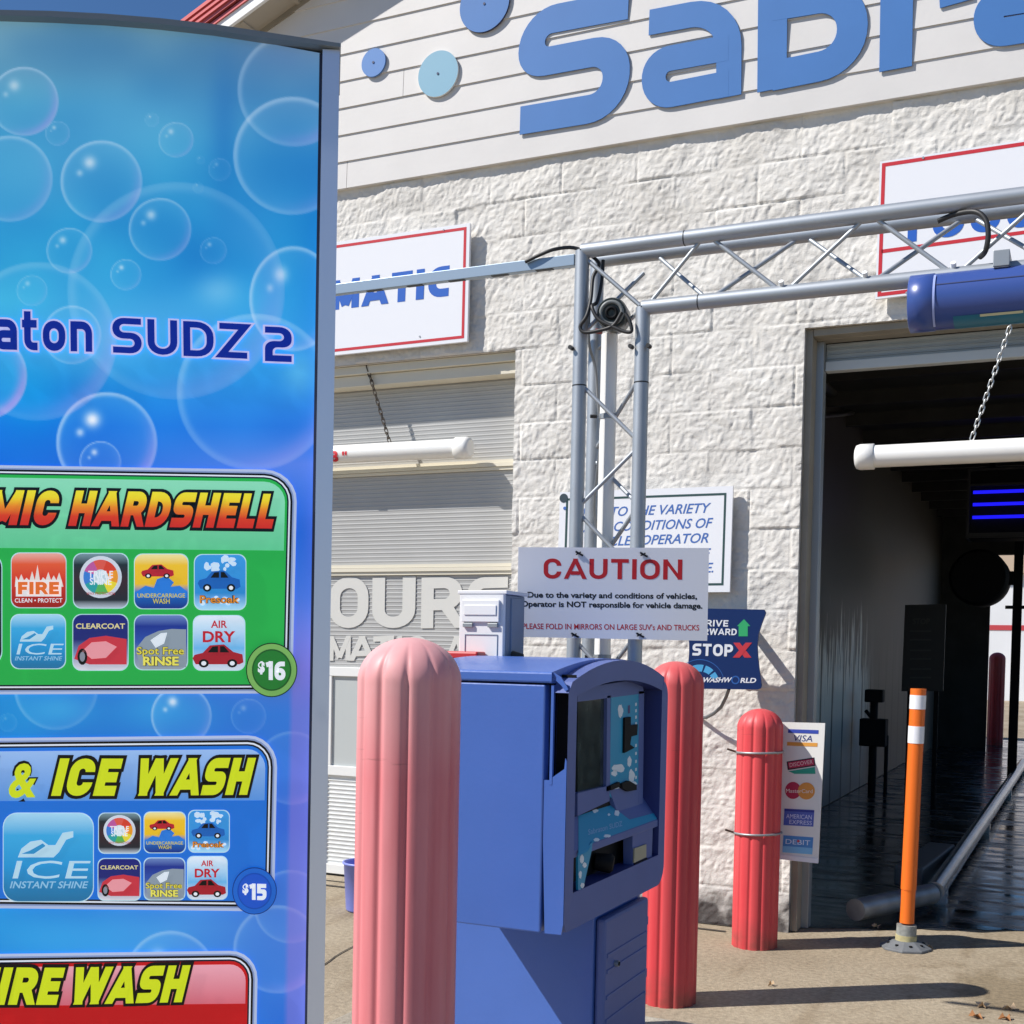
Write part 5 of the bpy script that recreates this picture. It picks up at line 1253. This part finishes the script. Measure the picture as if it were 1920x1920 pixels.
def gl(cx, cy, rx, ry, a, col): over(a*np.exp(-(((PXg-cx)/rx)**2+((PYg-cy)/ry)**2)), col)
for q in ((40, 320, 130, 90, .35, (120, 205, 235)), (150, 640, 160, 60, .4, (130, 215, 245)), (330, 600, 150, 60, .30, (120, 200, 240)), (60, 760, 60, 60, .5, (0, 165, 235)), (410, 545, 40, 30, .35, (190, 235, 250)),
          (300, 1330, 90, 40, .5, (60, 185, 240)), (110, 1330, 60, 30, .45, (80, 200, 245)), (120, 1760, 120, 40, .45, (60, 185, 245)), (230, 250, 140, 90, .35, (120, 205, 235)), (470, 420, 80, 60, .25, (90, 180, 235)),
          (560, 70, 120, 70, .30, (150, 150, 200)), (420, 250, 26, 120, .30, (20, 95, 185)), (560, 700, 30, 40, .35, (140, 225, 240)), (590, 1000, 20, 90, .3, (120, 110, 215))): gl(*q)
def bub(cx, cy, r, k=1., viol=.5, spot=1., ry=None):
    ry = ry or r; dx_, dy_ = (PXg-cx)/r, (PYg-cy)/ry; d = np.sqrt(dx_**2+dy_**2); an = np.arctan2(dy_, dx_)
    ins = np.clip((1.0-d)/(2.2/r), 0, 1)
    w1 = .55+.45*np.cos(an+2.3); w2 = np.clip(np.cos(an-.7), 0, 1)**1.5
    over(ins*k*(.04+.10*np.clip(d, 0, 1)**3+(.34*w1+.14)*np.exp(-((d-.955)/.05)**2)), (226, 240, 255))
    over(ins*k*viol*w2*.75*np.exp(-((d-.9)/.13)**2), (196, 158, 236))
    if spot:
        over(ins*k*spot*.85*np.exp(-((dx_+.28)**2+(dy_+.45)**2)/.022), (255, 255, 255)); over(ins*k*spot*.6*np.exp(-((dx_+.52)**2+(dy_+.2)**2)/.006), (245, 250, 255))
for q in ((45, 190, 66, .8, .6, .8), (18, 335, 82, .75, .3, 0), (552, 168, 108, .55, .8, 0), (548, 292, 112, .75, .35, 0), (550, 560, 84, .9, .3, .8, 100), (200, 830, 96, 1.05, .5, 1.1), (188, 866, 40, .9, .2, .9),
          (-32, 705, 84, .95, 1., 0), (135, 628, 56, .7, .3, 0), (330, 545, 205, .35, .9, 0), (478, 735, 148, .55, .6, 0), (70, 640, 150, .4, 1., 0), (340, 1342, 58, 1., .2, 1.), (466, 1343, 34, .45, .2, .8), (105, 1290, 80, .6, .1, 0),
          (320, 1830, 86, .7, .2, .8), (520, 1780, 84, .55, .7, 0), (548, 1440, 70, .4, .8, 0), (545, 1700, 70, .45, .6, 0), (15, 1355, 18, .6, .2, .5), (412, 318, 22, .5, .1, .6), (372, 352, 11, .7, .1, .6), (376, 300, 9, .6, .1, .6),
          (190, 340, 78, .8, .4, 1.), (300, 430, 60, .75, .4, .9), (130, 470, 44, .75, .3, .9), (236, 515, 30, .8, .2, .9), (330, 262, 34, .7, .3, .8), (108, 250, 24, .7, .2, .8), (400, 470, 26, .6, .2, .8), (60, 545, 30, .6, .2, .8), (285, 225, 14, .7, .1, .8),
          (-190, 300, 120, .7), (-380, 520, 140, .7), (-200, 780, 90, .7), (-300, 1750, 70, .7)): bub(*q)
over(np.clip((PXg-(lim-42))/10, 0, 1)*np.clip((PYg-1120)/160, 0, 1)*.55, (150, 122, 214))  # lavender strip blended in along the lower right edge
def s2l(c): c = np.clip(c, 0, 1); return np.where(c <= .04045, c/12.92, ((c+.055)/1.055)**2.4)
M_print = bpy.data.materials.new('bubble_print_ink'); M_print.use_nodes = True; n, l, p = nodes_of(M_print)
at_ = n.new('ShaderNodeAttribute'); at_.attribute_name = 'print'; l.new(at_.outputs['Color'], p.inputs['Base Color']); l.new(at_.outputs['Color'], p.inputs['Emission Color'])
p.inputs['Emission Strength'].default_value = FACE_GLOW; p.inputs['Roughness'].default_value = .17
q = (PXg-CX)[..., None]*_r/F-(PYg-CY)[..., None]*_u/F+_f
tq = ((SP-CAM)@SN)/(q@SN); W_ = CAM+q*tq[..., None]-np.array(ms.location)
ny, nx = PXg.shape; i0_ = (np.arange(ny-1)[:, None]*nx+np.arange(nx-1)[None, :]).ravel()
Fq = np.stack([i0_, i0_+nx, i0_+nx+1, i0_+1], -1).astype(np.int32)
me = bpy.data.meshes.new('bubble_print'); me.vertices.add(ny*nx); me.vertices.foreach_set('co', W_.astype(np.float32).ravel())
me.loops.add(Fq.size); me.loops.foreach_set('vertex_index', Fq.ravel()); me.polygons.add(len(Fq)); me.polygons.foreach_set('loop_start', (np.arange(len(Fq))*4).astype(np.int32)); me.polygons.foreach_set('loop_total', np.full(len(Fq), 4, np.int32))
ca_ = me.attributes.new('print', 'FLOAT_COLOR', 'POINT'); ca_.data.foreach_set('color', np.concatenate([s2l(rgb), np.ones((ny, nx, 1))], -1).astype(np.float32).ravel())
me.materials.append(M_print); me.update(); me.validate(); bo_ = bpy.data.objects.new('bubble_print', me); COL.objects.link(bo_); bo_.parent = fp
M_frame = mat('silver_sign_frame', (.72, .78, .90), rough=.36, metal=.6)
M_trim = mat('slate_top_trim', (.17, .20, .22), rough=.4, metal=.2)
b = MB(); P = [sp(x, y, .012) for x, y in ((605, 98), (637, 99), (607, 1920), (596, 2300), (571, 2300), (576, 1920))]; b.prism(P[::-1], -SN*.16, M_frame); b.build('side_frame', ms, bevel=.007, seg=3)
b = MB(); up_px = [(-560, 100), (-480, 70), (-380, 47), (-280, 36), (-150, 30), (0, 30), (100, 32), (200, 37), (300, 45), (400, 56), (500, 71), (639, 92)]
lo_px = [(639, 99), (500, 82), (400, 67), (300, 56), (200, 48), (100, 43), (0, 40), (-150, 39), (-280, 49), (-380, 67), (-480, 97), (-560, 131)]
P = [sp(x, y, .022) for x, y in up_px+lo_px]; b.prism(P[::-1], -SN*.2, M_trim); b.build('top_trim', ms, bevel=.003)
b = MB(); P = [sp(x, y, -.021) for x, y in ((-560, 132), (-380, 67), (-150, 39), (100, 43), (300, 56), (500, 82), (605, 101), (575, 1920), (571, 2300), (-560, 2300))]; b.prism(P[::-1], -SN*.12, M_trim); b.build('cabinet', ms)
b = MB(); P = [sp(x, y, .0004) for x, y in ((599, 100), (605, 100), (577, 1920), (571.5, 1920))]; b.poly(P[::-1], mat('panel_gap', (.02, .025, .06), rough=.6)); b.build('gap_line', ms)  # flat dark strip drawn as the gap between panel and frame
b = MB(); bl_ = sp(-560, 2300, -.001); br_ = sp(568, 2300, -.001)
b.obox((bl_[0], bl_[1], 0), (br_-bl_)*np.array([1, 1, 0]), -SN*.12, (0, 0, bl_[2]), M_frame); b.build('base', ms)

LT0 = .0034
ti = MB(); LIL = pr('#c6c4f0'); NVY = pr('#1231b4', .12)
for wd_, bl1, br1, tl1, s_, gp in (('aton', (-8, 656), (174, 661), (-9, 583), .2, .16), ('SUDZ', (212, 662), (464, 674), (211, 596), .175, .15), ('2', (497, 678), (547, 680), (497, 613), .18, .1), ('Sabr', (-196, 652), (-24, 656), (-198, 583), .2, .16)):
    word_fit(ti, wd_, sp, bl1, br1, tl1, LIL, LT0, s=s_, gap=gp, grow=.10); word_fit(ti, wd_, sp, bl1, br1, tl1, NVY, LT0+.0008, s=s_, gap=gp)
ti.build('title_lettering', ms)

def grad_mat(nm, stops, attr='tv', e=FACE_GLOW):
    if nm in MATS: return MATS[nm]
    m = bpy.data.materials.new(nm); m.use_nodes = True; n = m.node_tree.nodes; l = m.node_tree.links; p = n['Principled BSDF']
    a = n.new('ShaderNodeAttribute'); a.attribute_name = attr; r = n.new('ShaderNodeValToRGB'); l.new(a.outputs['Fac'], r.inputs[0]); el = r.color_ramp.elements
    el[0].position = stops[0][0]; el[0].color = lin(stops[0][1]); el[1].position = stops[-1][0]; el[1].color = lin(stops[-1][1])
    for q, c in stops[1:-1]: k = el.new(q); k.color = lin(c)
    l.new(r.outputs[0], p.inputs['Base Color']); l.new(r.outputs[0], p.inputs['Emission Color']); p.inputs['Emission Strength'].default_value = e; p.inputs['Roughness'].default_value = .2
    MATS[nm] = m; return m
FIRE_G = grad_mat('fire_gradient_ink', [(0, '#d22416'), (.28, '#dc3a14'), (.55, '#ef8a18'), (.8, '#f4d81e'), (1, '#f2e62a')])
YEL = pr('#d3e01e'); BLK = pr('#0a0c10', .0); WHT = pr('#eef2f6')
def gquad(mb, cs, mt, off):       # gradient quad: attribute tv 0 bottom .. 1 top; cs TL TR BR BL
    P = [sp(x, y, off) for x, y in (cs[3], cs[2], cs[1], cs[0])]; b0 = mb.mesh(P, [[0, 1, 2, 3]], mt); mb.attr('tv', [0, 0, 1, 1], b0)
def heading(parent, items, fill, off):
    b = MB()
    for (t, x0, x1, yb0_, yb1_, hh, sh_) in items:
        if t == '&':
            text_fit(b, t, sp, (x0-5, yb0_+4), (x1+5, yb1_+4), (x0-5+sh_, yb0_-hh-1), BLK, off, bold=.07)
            text_fit(b, t, sp, (x0, yb0_), (x1, yb1_), (x0+sh_, yb0_-hh), fill, off+.0020, bold=.03); continue
        word_fit(b, t, sp, (x0, yb0_), (x1, yb1_), (x0+sh_, yb0_-hh), BLK, off, s=.27, gap=.10, grow=.18, step=.00012)
        word_fit(b, t, sp, (x0, yb0_), (x1, yb1_), (x0+sh_, yb0_-hh), fill, off+.0020, s=.27, gap=.10, step=.00012)
    b.build('heading', parent)
def car(b, x, y, w, h, mt, off, dark=BLK):    # small plain car silhouette
    f = lambda pts, m_, o_: flat(b, [(x+u*w, y+v*h) for u, v in pts], sp, o_, m_)
    f([(0, .62), (.04, .48), (.2, .40), (.34, .10), (.62, .06), (.8, .36), (.98, .46), (1, .78), (.92, .86), (.06, .86)], mt, off)
    f([(.3, .38), (.39, .15), (.5, .13), (.5, .38)], dark, off+.0003); f([(.54, .38), (.54, .13), (.62, .13), (.72, .38)], dark, off+.0003)
    for u in (.22, .78):
        flat(b, [(x+u*w+w*.1*math.cos(t), y+.82*h+h*.17*math.sin(t)) for t in np.linspace(0, 2*math.pi, 12, endpoint=False)], sp, off+.0003, dark)
        flat(b, [(x+u*w+w*.05*math.cos(t), y+.82*h+h*.09*math.sin(t)) for t in np.linspace(0, 2*math.pi, 10, endpoint=False)], sp, off+.0006, WHT)
ICON_L = {'FIRE': 'red tile with flames', 'TRIPLE': 'dark tile with a rainbow disc', 'UNDER': 'yellow tile with a red car on a wave', 'PRESOAK': 'blue tile with splashing water', 'ICE': 'cyan ice tile', 'CLEAR': 'navy clearcoat tile with red car', 'SPOT': 'silver dome rinse tile', 'DRY': 'pale tile with red AIR DRY', 'SHELL': 'dark green tile'}
def tile(parent, kind, x0, y0, x1, y1, off):
    b = MB(); w_, h_2 = x1-x0, y1-y0; r = w_*.16; rn = random.Random(kind+str(x0))
    X = lambda u: x0+u*w_
    Yv = lambda v: y0+v*h_2
    def ff(pts, mt, o): flat(b, [(X(u), Yv(v)) for u, v in pts], sp, off+o, mt)
    def tx(t, u0, u1, v, hh, mt, o, bold=.02, sh_=0): text_fit(b, t, sp, (X(u0), Yv(v)), (X(u1), Yv(v)), (X(u0)+sh_, Yv(v-hh)), mt, off+o, bold=bold)
    flat(b, rrect(x0-1.6, y0-1.6, x1+1.6, y1+1.6, r), sp, off, pr('#bfe0e8'))
    gm = {'FIRE': [(0, '#9c1408'), (.5, '#d8341c'), (.8, '#e85a30'), (1, '#f0b0a0')], 'TRIPLE': [(0, '#b8c2cc'), (.14, '#20262e'), (.5, '#3a2028'), (.8, '#1c2a30'), (1, '#7c98a0')],
          'UNDER': [(0, '#0c2c80'), (.3, '#1a70c8'), (.45, '#f0c020'), (.8, '#f4c428'), (1, '#f6e8a0')], 'PRESOAK': [(0, '#a8dcf4'), (.3, '#2d8ed4'), (1, '#3a9ade')],
          'ICE': [(0, '#1c6f9c'), (.4, '#2296d2'), (.75, '#38aade'), (1, '#a8daf0')], 'CLEAR': [(0, '#e0dce0'), (.3, '#7a8cb8'), (.55, '#1a2470'), (1, '#161e78')], 'SPOT': [(0, '#a0aab0'), (.5, '#2c50a8'), (.8, '#16308e'), (1, '#6a86c0')],
          'DRY': [(0, '#e0e6f0'), (.4, '#6cb8e8'), (.8, '#c8e4f6'), (1, '#e8f2fa')], 'SHELL': [(0, '#0a1a18'), (.5, '#164838'), (1, '#0a2018')]}[kind]
    G = grad_mat('tile_'+kind, gm)
    pts = rrect(x0, y0, x1, y1, r); P = [sp(x, y, off+.0004) for x, y in pts]; b0 = b.mesh(P[::-1], [list(range(len(P)))], G); b.attr('tv', [(y1-y)/h_2 for x, y in pts][::-1], b0)
    if kind == 'FIRE':
        fl_ = [(.06, .62)]
        for i in range(9): fl_ += [(.08+i*.1, .20+.22*rn.random()+.12*abs(i-4)/4), (.13+i*.1, .46+.08*rn.random())]
        ff(fl_+[(.96, .62)], pr('#e8ddd4'), .0008)
        ff([(.08, .50), (.92, .50), (.92, .80), (.08, .80)], pr('#f0ece8'), .0011); word_fit(b, 'FIRE', sp, (X(.12), Yv(.76)), (X(.88), Yv(.76)), (X(.12), Yv(.53)), pr('#e8702a'), off+.0015, s=.26, gap=.12); tx('CLEAN • PROTECT', .06, .94, .91, .075, WHT, .0011, .01)
    elif kind == 'TRIPLE':
        for i, c in enumerate(('#d8422c', '#ee9a2a', '#f0dc3a', '#5cb85a', '#2ca0a0', '#3f7fd0', '#c05a9c', '#e05a4a')):
            a0 = i*45-70; cs = circ(.5, .43, .32, .32, 6, a0, a0+45); ff([(.5, .43)]+cs, pr(c), .0012)
        ff(circ(.5, .43, .39, .39, 30), pr('#d4dce4'), .0008); ff(circ(.5, .43, .14, .14, 20), pr('#c8d8dc'), .0015)
        tx('TRIPLE', .27, .73, .44, .12, WHT, .0019, .02); tx('SHINE', .30, .70, .57, .12, WHT, .0019, .02); tx('WAX PROTECTION', .24, .76, .76, .05, pr('#b02838'), .0015, 0)
    elif kind == 'UNDER':
        ff([(0.02, .70), (.2, .58), (.36, .62), (.42, .46), (.6, .40), (.74, .52), (.68, .60), (.85, .58), (.98, .68), (.98, .80), (.02, .80)], pr('#2a7cd8'), .0008)
        car(b, X(.12), Yv(.17), w_*.62, h_2*.28, pr('#b82030'), off+.0012); tx('UNDERCARRIAGE', .05, .95, .80, .075, pr('#d8c83a'), .0013, .01); tx('WASH', .34, .66, .91, .09, pr('#d8c83a'), .0013, .01)
    elif kind == 'PRESOAK':
        for i in range(16): ff(circ(.2+.6*rn.random(), .06+.22*rn.random(), .03+.06*rn.random(), .03+.05*rn.random(), 7), pr('#cfe6f6'), .0007+.00002*i)
        car(b, X(.06), Yv(.26), w_*.84, h_2*.42, pr('#1a62b4'), off+.0012)
        for i in range(12): ff(circ(.06+.88*rn.random(), .76+.16*rn.random(), .05, .035, 7), pr('#e0f0fa'), .0019+.00002*i)
        tx('Presoak', .10, .88, .88, .13, BLK, .0024, .05); tx('Presoak', .10, .88, .88, .13, pr('#e08a28'), .003, .02)
    elif kind == 'ICE':
        pl_ = pr('#b8dcea'); tx('ICE', .10, .93, .74, .20, pl_, .0009, .0, w_*.05); tx('INSTANT SHINE', .07, .93, .85, .075, pr('#8cc0da'), .0009, .02, w_*.02)
        ff([(.16, .50), (.2, .40), (.3, .32), (.42, .30), (.5, .36), (.58, .36), (.66, .22), (.78, .20), (.78, .27), (.7, .30), (.62, .44), (.56, .50)], pl_, .0009)
        ff([(.2, .46), (.3, .42), (.44, .34), (.47, .37), (.34, .46)], pr('#2e90c4'), .0013)
    elif kind == 'CLEAR':
        ff([(.02, .80), (.1, .56), (.3, .42), (.6, .38), (.98, .44), (.98, .90), (.3, .90)], pr('#cc3644'), .0008); ff([(.16, .66), (.34, .50), (.6, .48), (.8, .58), (.6, .78), (.34, .80)], pr('#ee9aa0'), .0012)
        ff(circ(.17, .76, .09, .15, 14), BLK, .0012); ff(circ(.17, .76, .05, .09, 12), pr('#8a8e98'), .0015); tx('CLEARCOAT', .05, .95, .25, .09, pr('#e6d898'), .0009, .02)
    elif kind == 'SPOT':
        ff([(.02, .62), (.2, .40), (.45, .29), (.7, .25), (.98, .26), (.98, .96), (.1, .96)], pr('#8f9ca6'), .0008); ff([(.3, .46), (.5, .33), (.62, .32), (.56, .52), (.4, .60)], pr('#e6eef2'), .0012)
        tx('Spot Free', .04, .94, .72, .13, BLK, .0014, .05); tx('Spot Free', .04, .94, .72, .13, pr('#e6d84a'), .002, .015); tx('RINSE', .16, .84, .92, .15, BLK, .0014, .07); tx('RINSE', .16, .84, .92, .15, pr('#eee460'), .002, .035)
    elif kind == 'DRY':
        tx('AIR', .34, .66, .22, .13, pr('#c02030'), .0009, .02); tx('DRY', .18, .82, .48, .19, pr('#c01c2c'), .0009, .03); car(b, X(-.02), Yv(.50), w_*1.0, h_2*.46, pr('#a81e2c'), off+.0012)
    elif kind == 'SHELL':
        ff(circ(.5, .4, .34, .3, 20), pr('#1f7a50'), .0008); ff(circ(.44, .32, .14, .1, 16), pr('#9ad0b4'), .0012)
    o = b.build('icon_tile', parent); o['label'] = ICON_L[kind]
def menu_panel(label, outer, ftop, fbot, fill, head, hy, rad_, off):
    """outer = (x0,y0,x1,y1, slopetop, slopebot)"""
    x0, yt0, yt1, yb0_, yb1_, x1t, x1b = outer
    root = MB(); bil = lambda u, v: ((x0*(1-u)+(x1t*(1-v)+x1b*v)*u), ((yt0*(1-u)+yt1*u)*(1-v)+(yb0_*(1-u)+yb1_*u)*v))
    Hh = yb0_-yt0; Wd = x1t-x0
    def rr(ins):
        iu, iv = ins/Wd, ins/Hh; return [bil(u, v) for u, v in [((a-x0)/Wd, (c-yt0)/Hh) for a, c in rrect(x0+ins, yt0+ins, x1t-ins, yt0+Hh-ins, max(6, rad_-ins), corners='bc')]]
    layers = [(0, pr('#b9c6e2')), (5, pr('#8a9cc4')), (8, BLK), (12, pr('#e9eef6')), (15, pr('#14263c', .05)), (18, pr(fill))]
    for k, (ins, mt) in enumerate(layers):
        pts = rr(ins)
        if ins == 0: pts = rr(0)
        flat(root, pts, sp, off+.0004*k, mt)
    o = root.build('menu_panel', ms); o['label'] = label
    b = MB(); u1 = 1-(20/Wd); v0 = 24/Hh; v1 = (hy-yt0)/Hh
    q = rrect(x0, yt0+24, x1t-22, hy, max(5, rad_-22), corners='b'); pts = [bil((a-x0)/Wd, (c-yt0)/Hh) for a, c in q]
    P = [sp(x, y, off+.0029) for x, y in pts]; b0 = b.mesh(P[::-1], [list(range(len(P)))], head); b.attr('tv', [(hy-c)/(hy-yt0-24) for a, c in q][::-1], b0); b.build('header_band', o)
    return o
OF = .0045
GH = grad_mat('green_header_ink', [(0, '#62cf92'), (.5, '#7edcaa'), (1, '#8fe0b8')]); BHd = grad_mat('blue_header_ink', [(0, '#5a98e0'), (1, '#9cc0ee')]); RHd = grad_mat('red_header_ink', [(0, '#dc6a78'), (1, '#f0a6b2')])
mp1 = menu_panel('green hardshell wash panel priced sixteen dollars', (-420, 866, 882, 1303, 1300, 558, 548), 0, 0, '#27b34b', GH, 1024, 62, OF)
O2f = OF+.0036
heading(mp1, [('CERAMIC', -222, 103, 984, 986, 66, 15), ('HARDSHELL', 130, 510, 987, 992, 66, 15)], FIRE_G, O2f)
for kind, cs in (('FIRE', (24, 1038, 125, 1139)), ('TRIPLE', (140, 1039, 241, 1140)), ('UNDER', (254, 1040, 353, 1141)), ('PRESOAK', (366, 1041, 461, 1143)), ('ICE', (23, 1153, 124, 1253)), ('CLEAR', (139, 1153, 241, 1256)), ('SPOT', (254, 1154, 352, 1255)), ('DRY', (364, 1155, 459, 1256)), ('SHELL', (-150, 1040, 5, 1246))):
    tile(mp1, kind, *cs, O2f)
def badge(parent, cx, cy, r, cols, price, off):
    b = MB()
    for k, (q, c) in enumerate(zip((1.04, 1.0, .8, .74), cols)): flat(b, circ(cx, cy, r*q, r*q*1.06, 44), sp, off+.0005*k, pr(c))
    text_fit(b, '$', sp, (cx-r*.56, cy+r*.08), (cx-r*.28, cy+r*.08), (cx-r*.55, cy-r*.32), WHT, off+.0024, bold=.05)
    word_fit(b, price, sp, (cx-r*.22, cy+r*.40), (cx+r*.56, cy+r*.42), (cx-r*.22, cy-r*.36), WHT, off+.0024, s=.25, gap=.10); b.build('price_badge', parent)
O3 = OF+.0085
badge(mp1, 510, 1256, 46, ('#0a3016', '#7cb45c', '#1c5c24', '#237a2e'), '16', O3)
mp2 = menu_panel('blue fire and ice wash panel priced fifteen dollars', (-420, 1388, 1378, 1697, 1708, 521, 514), 0, 0, '#1d74d6', BHd, 1502, 56, OF)
heading(mp2, [('FIRE', -150, -20, 1492, 1492, 70, 17), ('&', 17, 69, 1492, 1491, 60, 9), ('ICE', 98, 216, 1491, 1491, 70, 17), ('WASH', 252, 464, 1491, 1489, 70, 17)], YEL, O2f)
for kind, cs in (('ICE', (9, 1524, 176, 1688)), ('TRIPLE', (187, 1524, 264, 1598)), ('UNDER', (272, 1522, 348, 1597)), ('PRESOAK', (355, 1519, 430, 1596)), ('CLEAR', (186, 1609, 264, 1686)), ('SPOT', (272, 1608, 347, 1685)), ('DRY', (353, 1605, 426, 1684)), ('FIRE', (-160, 1524, -10, 1688))):
    tile(mp2, kind, *cs, O2f)
badge(mp2, 478, 1668, 40, ('#06327c', '#1a66c8', '#0d4cae', '#1a55c4'), '15', O3)
mp3 = menu_panel('red fire wash panel at the bottom of the board', (-420, 1793, 1781, 2120, 2120, 484, 478), 0, 0, '#c41018', RHd, 1888, 52, OF)
heading(mp3, [('FIRE', -50, 108, 1881, 1881, 70, 17), ('WASH', 131, 342, 1881, 1876, 70, 17)], YEL, O2f)
